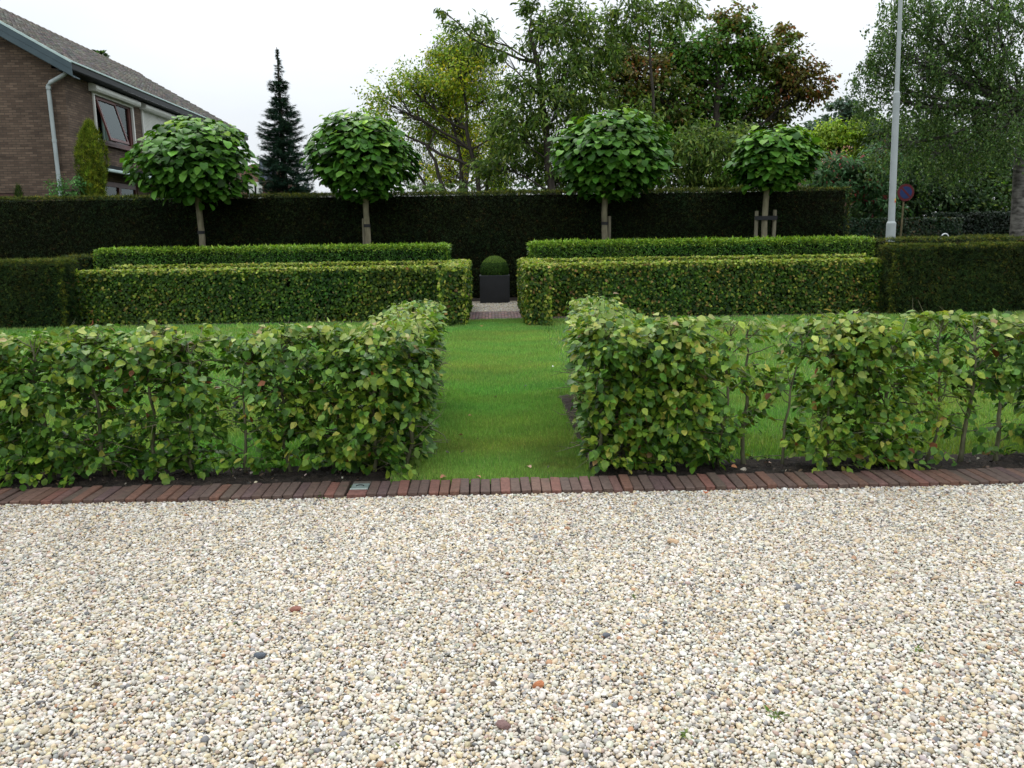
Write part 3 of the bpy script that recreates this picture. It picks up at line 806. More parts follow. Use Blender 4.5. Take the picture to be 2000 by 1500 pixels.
# ---------------------------------------------------- loose front hedges
def loose_hedge(label, row, leg, plants, seed, side, shear=0.0):
    """plants: list of (x, y, fullness, yellowness); stems with side branches, twigs and single leaves"""
    r = np.random.default_rng(seed)
    root = empty("beech_hedge", (row[0] * .5 + row[1] * .5, 4.85, 0), label, "hedge")
    P_, D_, Y_, O_ = [], [], [], []
    tw = MB()
    boxes = [row, leg]
    def inside(p):
        for bi, (x0, x1, y0, y1, h) in enumerate(boxes):
            xx = p[0] - (shear * (leg[3] - p[1]) if bi else 0)
            if x0 < xx < x1 and y0 < p[1] < y1 and p[2] < h: return True
        return False
    for (px, py, full, yel) in plants:
        sb = MB()
        H = .84 * r.uniform(.94, 1.05)
        n = 9; bend = r.normal(0, .016, (n, 2)).cumsum(0) * .8
        sp = [np.array([px + (bend[i, 0] if i else 0), py + (bend[i, 1] if i else 0), -.03 + H * i / (n - 1)]) for i in range(n)]
        rad = r.uniform(.010, .0165)
        sb.tube(sp, [rad * (1.25 if i == 0 else 1) * (1 - .68 * i / n) for i in range(n)], 7)
        nb = int((60 if py < 5.1 else 36) * full)
        for k in range(nb):
            t = r.uniform(.04, 1.0) ** .92
            if r.uniform() < .22: t = r.uniform(.82, 1.0)
            i = min(int(t * (n - 1)), n - 2); f_ = t * (n - 1) - i
            a = sp[i] * (1 - f_) + sp[i + 1] * f_
            az = r.uniform(0, 6.283)
            el = r.uniform(.0, .9) if t < .9 else r.uniform(.3, 1.3)
            d = np.array([math.cos(az) * math.cos(el), math.sin(az) * math.cos(el) * .95, math.sin(el)])
            L = r.uniform(.14, .30)
            bare = full < .7 and r.uniform() < .25
            pts = [a]; dd = d.copy(); m = 5
            for j in range(m):
                dd = dd + r.normal(0, .16, 3) + np.array([0, 0, -.05]); dd /= np.linalg.norm(dd)
                q = pts[-1] + dd * L / m
                if not inside(q + dd * .01) and q[2] > .75: break
                pts.append(q)
                # twig with leaves at each step
                for s in range(0 if bare else 2):
                    td = dd + r.normal(0, .75, 3); td /= np.linalg.norm(td)
                    tl = r.uniform(.03, .10); e = q + td * tl
                    nl = r.integers(2, 4)
                    for z in range(nl):
                        lp = q + td * tl * (z + 1) / nl
                        P_.append(lp); D_.append(td + r.normal(0, .6, 3)); Y_.append(yel); O_.append(d)
                    if tl > .07 and r.uniform() < .5: tw.tube([q, e], [.0016, .001], 3, False)
            if len(pts) > 1: sb.tube(pts, [max(.0012, rad * .32 * (1 - .7 * j / len(pts))) for j in range(len(pts))], 4, False)
        sb.build("stem", MSTEM, root, smooth=True, recalc=False)
    tw.build("twigs", MSTEM, root, recalc=False)["kind"] = "stuff"
    P = np.array(P_); D = np.array(D_); Yv = np.array(Y_); O = np.array(O_)
    # clipped outline, a little ragged
    ok = np.zeros(len(P), bool); rag = np.abs(r.normal(0, .022, len(P)))
    for bi, (x0, x1, y0, y1, h) in enumerate(boxes):
        xx = P[:, 0] - (shear * (leg[3] - P[:, 1]) if bi else 0)
        low = .13 * np.clip(.85 - P[:, 2], 0, 1)      # the hedge end leans in toward its foot
        ok |= (xx > x0 - rag + (low if side > 0 else 0)) & (xx < x1 + rag - (low if side < 0 else 0)) & (P[:, 1] > y0 - rag) & (P[:, 1] < y1 + rag) & (P[:, 2] < h + rag * .9 - .01) & (P[:, 2] > .035)
    P, D, Yv, O = P[ok], D[ok], Yv[ok], O[ok]; n = len(P)
    outw = nrm(O * np.array([1, 1, .3]))
    N = nrm(np.array([0, -.15, .85]) + outw * .45 + r.normal(0, .42, (n, 3)))
    Dv = nrm(D * .5 + outw * .6 + np.array([0, 0, -.45]))
    S = r.uniform(.034, .066, n)
    G = [(.036, .100, .013), (.060, .150, .018), (.095, .205, .024), (.150, .260, .028), (.23, .31, .036), (.36, .36, .07), (.30, .19, .07), (.22, .08, .03)]
    C = np.empty((n, 3)); u = r.uniform(0, 1, n) + .05 * noise3(P, 6, seed)
    patch = Yv + .25 * noise3(P, 4, seed + 3)
    wts_g = np.cumsum([24, 25, 22, 17, 9, 2.2, .45, .03]); wts_g = wts_g / wts_g[-1]
    wts_y = np.cumsum([8, 13, 20, 26, 24, 6, 1.3, .2]); wts_y = wts_y / wts_y[-1]
    ig = np.searchsorted(wts_g, np.clip(u, 0, .9999)); iy = np.searchsorted(wts_y, np.clip(u, 0, .9999))
    idx = np.where(patch > .5, iy, ig)
    C = np.array(G)[idx] * np.exp(r.normal(0, .16, (n, 1)))
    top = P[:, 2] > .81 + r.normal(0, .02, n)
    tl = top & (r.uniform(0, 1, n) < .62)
    C[tl] = palette(int(tl.sum()), [(.18, .27, .05), (.32, .38, .09), (.36, .26, .12)], [5, 4, .22], .15)  # top-lit fringe painted as paler leaf colours
    # the 300 that show largest are objects of their own
    ux, uy = pix(P)
    vis = (ux > 0) & (ux < 2000) & (uy > 560) & (P[:, 1] < 5.2)
    score = np.where(vis, P[:, 1] + r.uniform(0, .12, n) - S * 2, 99)
    order = np.argsort(score); sel = order[:300]; rest = order[300:]
    single_leaves(T_BEECH, P[sel], N[sel], Dv[sel], S[sel], C[sel], MLEAF, root)
    ks = r.integers(0, 3, len(rest)); parts = []
    for k in range(3):
        q = rest[ks == k]; parts.append(leaves_data(T_BEECH_IN[k], P[q], N[q], Dv[q], S[q], C[q]))
    leaves_obj("foliage", parts, MLEAF, root, "stuff")
    print("loose hedge leaves", n)
    return root


pl = []
for x, f, y in [(-4.3, 1, .2), (-3.95, 1, .2), (-3.6, 1, .2), (-3.25, 1, .2), (-2.95, 1.25, .15), (-2.66, 1.1, .15), (-2.38, 1.0, .3), (-2.1, 1.15, .35), (-1.83, .8, .35), (-1.53, .62, .3), (-1.24, 1.15, .45), (-1.0, 1.25, .45), (-.76, 1.4, .35), (-.56, 1.2, .35)]:
    pl.append((x, 4.87 + rng.normal(0, .02), f, y))
for y in (5.15, 5.45, 5.75, 6.05, 6.4, 6.75, 7.1): pl.append((-.69 + .045 * (7.35 - y), y, 1.5, .5))
loose_hedge("loose leafy beech hedge behind the brick edging, left of the grass path", (-4.5, -.37, 4.57, 5.12, .905), (-.93, -.455, 4.60, 7.35, .875), pl, 101, -1, .045)
pl = []
for x, f, y in [(.64, 1.2, .35), (.84, 1.4, .35), (1.0, 1.4, .4), (1.22, 1.25, .5), (1.38, .6, .5), (1.55, .26, .5), (1.78, .34, .5), (2.02, .85, .6), (2.24, 1.15, .85), (2.46, 1.1, .9), (2.68, .65, .6), (2.90, .45, .45), (3.12, .6, .3), (3.4, .9, .3), (3.8, 1, .3), (4.2, 1, .3)]:
    pl.append((x * .985 - .0, 4.83 + rng.normal(0, .02), f, y))
for y in (5.1, 5.4, 5.7, 6.0, 6.35, 6.7, 7.0): pl.append((.86 - .07 * (7.15 - y), y, 1.5, .4))
loose_hedge("loose beech hedge right of the grass path, thin in its middle", (.47, 4.5, 4.57, 5.08, .92), (.64, 1.08, 4.60, 7.15, .895), pl, 202, 1, -.07)


# ================================================================= TREES
LEAFK = 1.45


def tree(name, label, trunk_pts, trunk_r, clumps, T, size, cols, w, mat=None, bark=None, weep=0.0, group=None, tw_n=1.0, sides=7, cat="tree", clust=.22, lowest=.22, hang=.4, up=.5, fork=None, jit=.25, orient=.8, limb_r=.25, thin=.5):
    """clumps: (px, py, Y, rx_px, ry_px, leaves, [colour shift]) in real depth; limbs run from the trunk to each clump"""
    base = np.array(trunk_pts[0], float)
    root = empty(name, tuple(base), label, cat, group)
    tb = MB()
    tp = [np.array(p, float) for p in trunk_pts]
    nr_ = len(tp)
    tb.tube(tp, [trunk_r * (1.15 if i == 0 else 1) * (1 - .62 * i / nr_) for i in range(nr_)], sides + 3)
    Ps, Ns, Ds, Cs, Ss = [], [], [], [], []
    for cl in clumps:
        px, py, Yd, rx, ry, nl = cl[:6]; nl = int(nl * LEAFK); sh = cl[6] if len(cl) > 6 else None
        c = at(px, py, Yd); kx = rx * Yd / 1600.0; kz = ry * Yd / 1600.0; ky = kx * .9
        R3 = np.array([kx, ky, kz])
        # limb
        hs = np.array([p[2] for p in tp]); targ = min(c[2] - kz * .3 - .55 * np.linalg.norm(c[:2] - tp[len(tp) // 2][:2]), tp[-1][2]); targ = max(targ, base[2] + lowest * (tp[-1][2] - base[2]))
        s = tp[int(np.argmin(np.abs(hs - targ)))]
        dist = np.linalg.norm(c - s); mid = s * .5 + c * .5 + np.array([0, 0, -.08 * dist]) + rng.normal(0, .05 * dist, 3)
        lp = []
        for t in np.linspace(0, 1, 7): lp.append((1 - t) ** 2 * s + 2 * t * (1 - t) * mid + t * t * c + rng.normal(0, .012 * dist, 3) * (0 < t < 1))
        lr = trunk_r * limb_r * min(1.5, .5 + dist / 4)
        tb.tube(lp, [lr * (1 - .75 * i / 7) for i in range(7)], 5, False)
        m = max(6, int(nl / 26 * tw_n))
        v = nrm(rng.normal(size=(m, 3))) * (rng.uniform(.25, 1.0, (m, 1)) ** .55)
        v *= (1 + .22 * noise3(v, 2.6, int(px + py)))[:, None]
        tips = c + v * R3
        for q in tips[:max(5, int(m * thin))]:
            a = lp[rng.integers(3, 7)]; mm = (a + q) / 2 + rng.normal(0, .07, 3) * np.linalg.norm(q - a) + np.array([0, 0, .04])
            tb.tube([a, mm, q], [min(.02, lr * .30), min(.013, lr * .2), .004], 3, False)
        per = max(1, int(nl / m))
        tw = np.repeat(np.arange(m), per); n = len(tw)
        sz = clust * min(kx, kz) + .05
        if weep:
            Lh = weep * rng.uniform(.4, 1.15, m)[tw]; t = rng.uniform(0, 1, n)
            sway = rng.normal(0, .12, (m, 2))[tw]
            P = tips[tw] + np.c_[sway * t[:, None] * Lh[:, None], -t * Lh] + rng.normal(0, size * .55, (n, 3))
            D = np.tile([0, 0, -1.0], (n, 1)) + rng.normal(0, .45, (n, 3)); N = nrm(rng.normal(size=(n, 3)) + np.array([0, -.5, .4]))
        else:
            od = nrm(tips - c)[tw]
            t = rng.normal(0, 1, (n, 1))
            P = tips[tw] + rng.normal(0, sz * .45, (n, 3)) * np.array([1, 1, .6]) + od * t * sz * .35
            N = nrm(np.array([0, -.15, up]) + rng.normal(0, orient, (n, 3)) * .6 + od * .4)
            D = nrm(od * .7 + rng.normal(0, .5, (n, 3)) + np.array([0, 0, -hang]))
        C = palette(n, cols, w, jit); C *= np.exp(rng.normal(0, .12, (m, 1)))[tw]
        if sh is not None: C = C * np.array(sh)
        Ps.append(P); Ns.append(N); Ds.append(D); Cs.append(np.clip(C, .003, .9)); Ss.append(size * rng.uniform(.65, 1.3, n))
    tb.build("trunk", bark or MBARK, root, smooth=True, recalc=False)
    leaves_obj("crown", [leaves_data(T, *(np.concatenate(q) for q in (Ps, Ns, Ds)), np.concatenate(Ss), np.concatenate(Cs))], mat or MFAR, root)
    return root


def globe_tree(label, px, Yd, top_px, cx, cyc, rx, zt, zb, stakes, ground_x, seed):
    """grafted catalpa: clean pale stem, flattened ball of large heart leaves"""
    r = np.random.default_rng(seed)
    gx = ground_x
    root = empty("catalpa_tree", (gx, Yd, 0), label, "tree", "globe catalpas standing in the bright green hedges")
    zc = zb + (zt - zb) * .50
    mb = MB()
    pts = [(gx + .012 * math.sin(i * 1.7 + seed), Yd, zb * 1.02 * i / 6 + (-.05 if i == 0 else 0)) for i in range(7)] + [(gx * .6 + cx * .4, Yd, zb + .35)]
    mb.tube(pts, [.085, .075, .072, .07, .068, .066, .07, .05], 12)
    top = np.array(pts[-1])
    for k in range(16):
        az = 6.28 * k / 16 + r.uniform(-.2, .2); e = r.uniform(.2, 1.2)
        q = np.array([cx + rx * .75 * math.cos(az) * math.cos(e), Yd + rx * .7 * math.sin(az) * math.cos(e), zc + (zt - zc) * .75 * math.sin(e)])
        mb.tube([top, (top + q) / 2 + np.array([0, 0, .12]), q], [.028, .018, .008], 5, False)
    mb.build("trunk", MTRUNK, root, smooth=True, recalc=False)
    # leaves on the shell of a flattened dome, hanging skirts below
    n = 2000
    v = nrm(r.normal(size=(n, 3)))
    rad = 1 - np.abs(r.normal(0, .13, n)); rad[r.uniform(0, 1, n) < .3] *= r.uniform(.6, .95)
    hz = np.where(v[:, 2] > 0, zt - zc, zc - zb)
    rx_h = rx * np.where(v[:, 2] < 0, 1 + .04 * np.sin(-v[:, 2] * 3.0), 1)
    lump = 1 + .11 * noise3(v * 1.0, 3.1, seed)
    P = np.c_[cx + v[:, 0] * rx_h * rad * lump, Yd + v[:, 1] * rx_h * .92 * rad * lump, zc + v[:, 2] * hz * rad * lump]
    P[:, 2] += .07 * (rad > .93) * r.normal(0, .6, n)
    fr = r.uniform(0, 1, n) < .12; P[fr, :2] += (v[fr, :2]) * r.uniform(.03, .16, (int(fr.sum()), 1))
    out = nrm(v * np.array([1, 1, .7]))
    N = nrm(out * .45 + np.array([0, -.05, .85]) + r.normal(0, .24, (n, 3)))
    D = nrm(out * np.array([1, 1, .2]) * .9 + np.array([0, 0, -.45]) + r.normal(0, .34, (n, 3)))
    S = r.uniform(.10, .205, n)
    C = palette(n, [(.045, .135, .014), (.070, .185, .020), (.11, .25, .03), (.028, .085, .010)], [4, 4, 2, 2], .14)
    hi = np.clip((v[:, 2] - .15) * 1.4, 0, 1) * (rad > .85) * (r.uniform(0, 1, n) < .6)   # overhead light put into the colour of upper outer leaves
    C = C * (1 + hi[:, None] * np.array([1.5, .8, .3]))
    score = P[:, 1] + r.uniform(0, .2, n) - S
    order = np.argsort(score); sel = order[:300]; rest = order[300:]
    single_leaves(T_HEART, P[sel], N[sel], D[sel], S[sel], C[sel], MCAT, root)
    ks = r.integers(0, 3, len(rest)); parts = [leaves_data(T_HEART[k], P[rest[ks == k]], N[rest[ks == k]], D[rest[ks == k]], S[rest[ks == k]], C[rest[ks == k]]) for k in range(3)]
    # small inner leaves fill the ball
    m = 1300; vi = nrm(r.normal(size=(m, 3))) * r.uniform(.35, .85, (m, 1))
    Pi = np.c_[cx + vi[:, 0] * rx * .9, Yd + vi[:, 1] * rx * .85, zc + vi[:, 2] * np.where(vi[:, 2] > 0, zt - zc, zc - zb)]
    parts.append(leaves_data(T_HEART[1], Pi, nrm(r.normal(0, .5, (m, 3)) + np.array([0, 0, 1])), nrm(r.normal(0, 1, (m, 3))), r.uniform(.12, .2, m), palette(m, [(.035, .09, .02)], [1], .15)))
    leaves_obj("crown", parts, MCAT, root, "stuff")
    # stakes and the rubber tie belong to the planting: driven beside the stem
    for sx, sy, h in stakes:
        MB().tube([(gx + sx, Yd + sy, -.1), (gx + sx + .012, Yd + sy, h)], [.043, .041], 10).build("stake", MSTAKE, root, smooth=False)
    zl = stakes[0][2] - .16 if stakes else 1.62
    if len(stakes) == 2:
        MB().box(gx + stakes[0][0] - .05, gx + stakes[1][0] + .05, Yd - .095, Yd - .088, zl - .045, zl + .045).build("tie", MBAND, root, bevel=.002)
    else:
        MB().tube([(gx, Yd, zl - .035), (gx, Yd, zl + .035)], .077, 14).build("tie", MBAND, root)
    return root


globe_tree("wide globe catalpa in front of the brick house, leftmost of the four", 390, 18.9, 0, -6.56, 0, 1.31, 4.13, 2.22, [], -6.53, 1)
globe_tree("globe catalpa with one stake close behind its stem, just right of the fir", 715, 18.9, 0, -2.87, 0, 1.13, 4.17, 2.35, [(-.09, .06, 1.88)], -2.81, 2)
globe_tree("tallest globe catalpa, one stake right of its stem, just right of the planter", 1180, 18.9, 0, 2.72, 0, 1.30, 4.18, 2.28, [(.10, .06, 1.86)], 2.57, 3)
globe_tree("smallest globe catalpa, held between two stakes by a black band", 1495, 18.9, 0, 6.42, 0, .93, 3.76, 2.40, [(-.215, -.02, 1.93), (.20, -.02, 1.95)], 6.235, 4)

# fir
def fir():
    Yd = 30.0; base = at(562, 450, Yd); tip = at(541, 92, Yd)
    bx = (at(562, 371, Yd))[0]
    root = empty("fir_tree", (bx, Yd, 0), "narrow dark blue green fir with a thin bare tip standing alone", "tree")
    mb = MB(); H = tip[2]
    mb.tube([(bx, Yd, -.1), (bx - .1, Yd, H * .5), (tip[0], Yd, H * .97), (tip[0] - .02, Yd, H)], [.16, .10, .025, .008], 8)
    prof_y = [92, 112, 130, 150, 163, 180, 200, 225, 260, 300, 330, 350, 372, 450]
    prof_r = [1, 3, 9, 8, 24, 14, 22, 33, 42, 44, 52, 58, 55, 60]
    P, N, D, S, C = [], [], [], [], []
    z = 1.2
    def rad_at(zz):
        py = 92 + (H - zz) / (H - at(562, 372, Yd)[2]) * 280
        return np.interp(py, prof_y, prof_r) * Yd / 1600
    while z < H - .05:
        rr = rad_at(z); nb = 8 if rr > .3 else 5
        for k in range(nb):
            az = rng.uniform(0, 6.28); L = rr * rng.uniform(.5, 1.12); ax = bx + (tip[0] - bx) * z / H
            a = np.array([ax, Yd, z]); d = np.array([math.cos(az), math.sin(az), 0])
            pts = [a + d * L * t + np.array([0, 0, -.30 * L * t + .32 * L * t ** 3]) for t in np.linspace(0, 1, 5)]
            mb.tube(pts, [.014, .011, .008, .006, .004], 3, False)
            nn = max(12, int(L * 95))
            t = rng.uniform(.1, 1, nn) ** .8
            q = a + d * (L * t)[:, None] + np.c_[np.zeros(nn), np.zeros(nn), -.30 * L * t + .32 * L * t ** 3]
            side = np.cross(d, [0, 0, 1]); wdt = (.20 * (1 - t) + .07) * L
            q = q + side * (rng.uniform(-1, 1, nn) * wdt)[:, None] + np.array([0, 0, -1]) * np.abs(rng.normal(0, .03, nn))[:, None]
            P.append(q); N.append(nrm(np.array([0, 0, 1]) + rng.normal(0, .5, (nn, 3))))
            D.append(nrm(d + side * rng.normal(0, .7, (nn, 1)) + rng.normal(0, .25, (nn, 3)) + np.array([0, 0, -.1])))
            S.append(rng.uniform(.11, .20, nn) * (1 if rr > .3 else .6)); C.append(palette(nn, [(.018, .045, .028), (.03, .075, .045), (.045, .10, .055), (.012, .03, .018)], [4, 4, 1.5, 2], .2))
        z += .075 + .02 * rng.uniform()
    mb.build("trunk", MBARK, root, smooth=True, recalc=False)
    leaves_obj("crown", [leaves_data(T_NEEDLE, np.concatenate(P), np.concatenate(N), np.concatenate(D), np.concatenate(S), np.concatenate(C), np.concatenate(S) * 1.3)], MNEEDLE, root)
fir()

def treeline(x0px, x1px, ytop, Y, n, cols, seed):
    r = np.random.default_rng(seed)
    px = r.uniform(x0px, x1px, n)
    a = at(x0px, 400, Y); b = at(x1px, 400, Y)
    X = r.uniform(a[0], b[0], n); ht = at((x0px + x1px) / 2, ytop, Y)[2]
    hh = ht * (1 + .16 * noise3(np.c_[X, X * 0, X * 0], .45, seed) + .07 * noise3(np.c_[X, X * 0, X * 0], 1.9, seed + 1))
    Z = r.uniform(0, 1, n) ** .8 * hh
    Yy = Y + r.normal(0, .9, n) + 1.2 * noise3(np.c_[X, X * 0, Z], .8, seed + 2)
    return leaves_data(T_OVAL4, np.c_[X, Yy, Z], nrm(r.normal(0, .6, (n, 3)) + np.array([0, -.4, .6])), nrm(r.normal(0, 1, (n, 3)) + np.array([0, 0, -.4])), r.uniform(.22, .42, n) * Y / 50, palette(n, cols, [1] * len(cols), .25) * (1 + .25 * np.clip(noise3(np.c_[X, Yy, Z], 1.3, seed + 4), -1, 1))[:, None])


tag(leaves_obj("treeline", [treeline(960, 1700, 345, 48, 5200, [(.03, .06, .018), (.045, .085, .022), (.02, .04, .014)], 300),
                            treeline(1660, 2250, 270, 46, 7000, [(.035, .07, .024), (.055, .10, .03), (.024, .05, .018)], 310)], MFAR, None, "stuff"),
    "dark far belt of trees and bushes closing the garden off at the right", "treeline")

GRN = [(.04, .075, .022), (.06, .11, .03), (.09, .15, .04), (.025, .05, .016)]

def trunk_line(px0, py0, px1, py1, Y, n=6, wob=.06):
    a = at(px0, py0, Y); b = at(px1, py1, Y); g = a.copy(); g[2] = -.1
    pts = [g, a]
    for i in range(1, n): pts.append(a + (b - a) * i / (n - 1) + rng.normal(0, wob, 3) * np.array([1, .5, .3]))
    return pts

# yellowing locust with open multi-stem crown
tree("locust_tree", "open multi stemmed tree with yellowing leaves left of the drooping cherry", trunk_line(935, 372, 905, 170, 27, wob=.1), .085,
     [(905, 145, 27, 62, 55, 1600, (1.4, 1.2, .8)), (895, 85, 27.3, 42, 32, 480, (.95, 1, 1)), (935, 100, 27.3, 36, 36, 480, (1, 1, 1)), (850, 185, 27.5, 60, 45, 1500, (1.1, 1.1, .9)), (800, 165, 27, 50, 42, 950), (745, 195, 27, 45, 40, 650), (880, 110, 27.4, 45, 35, 900, (1.2, 1.1, .9)),
      (830, 240, 28, 50, 40, 900), (890, 235, 28.2, 60, 50, 1300, (1.3, 1.15, .8)), (950, 190, 27.2, 45, 50, 1100), (735, 235, 28, 30, 25, 250), (925, 290, 28.5, 60, 50, 1300, (1.6, 1.3, .7)), (870, 325, 28.5, 50, 40, 800, (1.4, 1.2, .8)),
      (985, 250, 27, 40, 50, 900, (.8, .85, .8)), (960, 345, 28.5, 45, 25, 600, (1.2, 1.2, .8))],
     T_OVAL4, .10, [(.18, .29, .028), (.26, .35, .035), (.40, .40, .04), (.10, .19, .022)], [4, 3, 2, 2.0], clust=.34, limb_r=.5, thin=.9)
for k_, (a, b, c, d, e) in enumerate([(868, 372, 808, 205, .075), (905, 372, 868, 190, .08), (835, 372, 770, 260, .05), (950, 372, 960, 210, .07)]):
    r_ = [o for o in SC.objects if o.name == "locust_tree"][0]
    q = trunk_line(a, b, c, d, 27.2 + .2 * k_, 7, .12)
    MB().tube(q, [e * (1 - .75 * i / len(q)) for i in range(len(q))], 8).build("trunk", MBARK, r_, smooth=True)

# weeping willow-like tree further back
tree("willow_tree", "weeping grey green tree hanging behind the yellowing tree", trunk_line(905, 360, 890, 90, 36), .22,
     [(880, 110, 36, 60, 55, 3200), (935, 110, 36, 50, 45, 2400), (845, 250, 37, 45, 60, 1500), (900, 200, 37, 60, 60, 2000), (815, 310, 37, 30, 30, 700), (930, 260, 37, 60, 50, 1500), (960, 330, 37, 60, 30, 900), (850, 345, 37, 60, 20, 900)],
     T_LANCE, .13, [(.07, .11, .035), (.10, .14, .05), (.14, .16, .05)], [3, 3, 1.5], weep=1.5, thin=.4, limb_r=.3)

# cherries with long drooping leaves
CHC = [(.070, .125, .024), (.115, .19, .034), (.20, .26, .055), (.036, .068, .014)]
tree("cherry_tree", "large cherry with long drooping leaves and bare dark limbs, behind the planter", trunk_line(1078, 372, 1040, 60, 25), .13,
     [(925, 62, 25.5, 45, 36, 300), (867, 22, 25.5, 13, 13, 45), (965, 95, 25.3, 36, 26, 190), (1062, 70, 25, 40, 60, 800), (1120, 45, 25.5, 50, 45, 900), (1040, 12, 25, 26, 16, 140),
      (1170, 95, 25.5, 45, 48, 1000), (1110, 140, 25, 60, 48, 1200), (1015, 175, 24.6, 38, 40, 600), (1000, 245, 24.6, 45, 42, 800), (1085, 215, 24.8, 60, 50, 1300),
      (1150, 200, 25.8, 45, 60, 1200), (975, 320, 25.2, 50, 36, 700), (1040, 300, 25.8, 60, 45, 1100), (1140, 290, 26, 60, 60, 1200), (1080, 340, 25.4, 60, 30, 900), (1170, 345, 25.6, 50, 28, 800)],
     T_LANCE, .19, CHC, [4, 4, 2.2, 1.8], mat=MFAR, clust=.38, up=.15, hang=.8, limb_r=.27, thin=.8, orient=1.1)
tree("cherry_tree", "second drooping cherry, rising between the two right globe trees and under the maple", trunk_line(1290, 372, 1265, 60, 26), .07,
     [(1235, 32, 26, 55, 36, 900), (1320, 26, 26, 50, 30, 750), (1215, 75, 26.2, 36, 36, 420), (1340, 290, 25, 60, 45, 1300), (1400, 300, 25, 50, 50, 1200), (1300, 340, 25.5, 70, 35, 1200), (1230, 320, 26, 60, 50, 1100), (1430, 270, 25.5, 35, 35, 450), (1390, 345, 25.5, 60, 25, 900), (1450, 340, 25.8, 40, 28, 500), (1250, 260, 26, 50, 50, 900)],
     T_LANCE, .19, CHC, [4, 4, 2.2, 1.8], mat=MFAR, clust=.38, up=.15, hang=.8, limb_r=.27, thin=.8, orient=1.1)

# reddening maple
tree("maple_tree", "broad maple turning red brown above the right globe trees", trunk_line(1400, 372, 1400, 120, 30), .2,
     [(1200, 165, 30, 45, 50, 1100, (.8, .9, .9)), (1260, 225, 30.3, 60, 45, 1300, (.75, .9, .9)), (1355, 245, 30.3, 60, 45, 1200, (.7, .9, .9)), (1250, 90, 30.4, 45, 35, 600, (.8, 1, .9)), (1245, 150, 30, 60, 48, 1755, (1.35, .78, .9)), (1300, 200, 30, 70, 50, 2025, (1, .95, .9)), (1215, 112, 30, 32, 28, 432, (1.5, .75, .8)), (1370, 120, 30.5, 62, 52, 2025, (.8, 1.15, .9)),
      (1440, 85, 30, 55, 48, 1890, (.9, 1.15, .9)), (1430, 38, 30, 42, 28, 648, (1.3, .85, .8)), (1500, 112, 30, 55, 46, 1620, (1.1, 1, .9)), (1545, 150, 30, 48, 46, 1282, (1.35, .75, .9)), (1592, 165, 30, 34, 34, 567, (1.5, .68, .9)),
      (1510, 200, 30.5, 55, 42, 1417, (1.2, .9, .9)), (1440, 180, 30.5, 60, 55, 2025, (.8, 1.1, .9)), (1540, 62, 29.8, 26, 22, 216, (1.5, .75, .8)), (1505, 245, 31, 45, 26, 567, (1, .95, .9)), (1400, 250, 31, 70, 50, 1620, (.7, .95, .9)), (1310, 260, 31, 70, 50, 1485, (.7, .95, .9)),
      (1345, 180, 30.5, 60, 60, 1755, (.85, 1.05, .9)), (1310, 100, 30.5, 50, 45, 1080, (.9, 1.1, .9)), (1450, 290, 31, 60, 40, 1080, (.6, .9, .9)), (1520, 300, 31, 35, 28, 351, (.6, .9, .9))],
     T_DIA, .155, [(.115, .16, .025), (.09, .17, .025), (.16, .11, .03), (.065, .12, .022)], [3, 3.6, 1.4, 2.6], clust=.30, limb_r=.22, thin=.6)

# birch at the right
tree("birch_tree", "large weeping birch with grey scarred trunk at the right edge", [tuple(at(1992, 455, 28) * np.array([1, 1, 0]) + np.array([0, 0, -.1])), tuple(at(1990, 440, 28)), tuple(at(1994, 330, 28)), tuple(at(2010, 200, 28)), tuple(at(2020, 60, 28)), tuple(at(2040, -150, 28))], .29,
     [(1780, 20, 28, 70, 60, 2433), (1730, 100, 28, 45, 50, 1404), (1690, 130, 28, 30, 35, 561), (1790, 120, 28, 70, 60, 2527), (1870, 30, 28, 80, 60, 2808), (1870, 130, 28.5, 80, 60, 2620), (1950, 60, 27.5, 70, 70, 2620), (1950, 160, 28, 70, 60, 2433),
      (1710, 190, 28.5, 40, 30, 655), (1790, 200, 28.5, 60, 50, 1591), (1870, 220, 28.5, 80, 50, 2059), (1960, 250, 27.5, 60, 50, 1778), (1900, 300, 28.5, 70, 35, 1123), (1990, -20, 28, 80, 50, 1404), (1850, -60, 28, 120, 50, 1404), (2080, 100, 28, 90, 120, 1404), (1740, 290, 29, 60, 40, 1123), (1830, 300, 29, 60, 40, 1216)],
     T_DIA, .10, [(.085, .155, .045), (.12, .20, .058), (.18, .26, .08), (.05, .10, .03)], [4, 3, 1.5, 3], bark=MBIRCH, weep=.9, mat=MFAR, thin=.35, limb_r=.2, lowest=.42)

# yellow-green trees, sumac, poplars, dark shrubs on the right
tree("robinia_tree", "row of bright yellow green treetops beyond the right globe tree", trunk_line(1640, 400, 1640, 275, 40), .14,
     [(1590, 275, 40, 32, 26, 800), (1560, 262, 40, 18, 15, 250), (1625, 262, 40, 30, 24, 900), (1668, 262, 40, 28, 26, 900), (1710, 262, 40, 34, 28, 900), (1745, 270, 40, 30, 28, 700), (1600, 300, 40.5, 40, 26, 800), (1680, 312, 41, 50, 22, 700)],
     T_OVAL4, .17, [(.22, .33, .028), (.30, .40, .04), (.13, .22, .02)], [4, 3, 2], clust=.35)
tree("sumac_shrub", "sumac thicket with dark red fruit cones right of the smallest globe tree", trunk_line(1660, 440, 1660, 340, 34), .08,
     [(1630, 330, 34, 40, 25, 900), (1680, 340, 34, 45, 30, 1100), (1720, 320, 34, 40, 30, 900), (1650, 365, 34, 55, 25, 1000), (1700, 380, 34, 50, 30, 1000), (1610, 350, 34, 30, 20, 500), (1720, 410, 34, 40, 30, 900), (1690, 430, 34.5, 40, 25, 700)],
     T_LANCE, .26, [(.05, .12, .045), (.075, .17, .065), (.10, .20, .08), (.18, .04, .035)], [4, 4, 2, .8], clust=.4, cat="shrub")
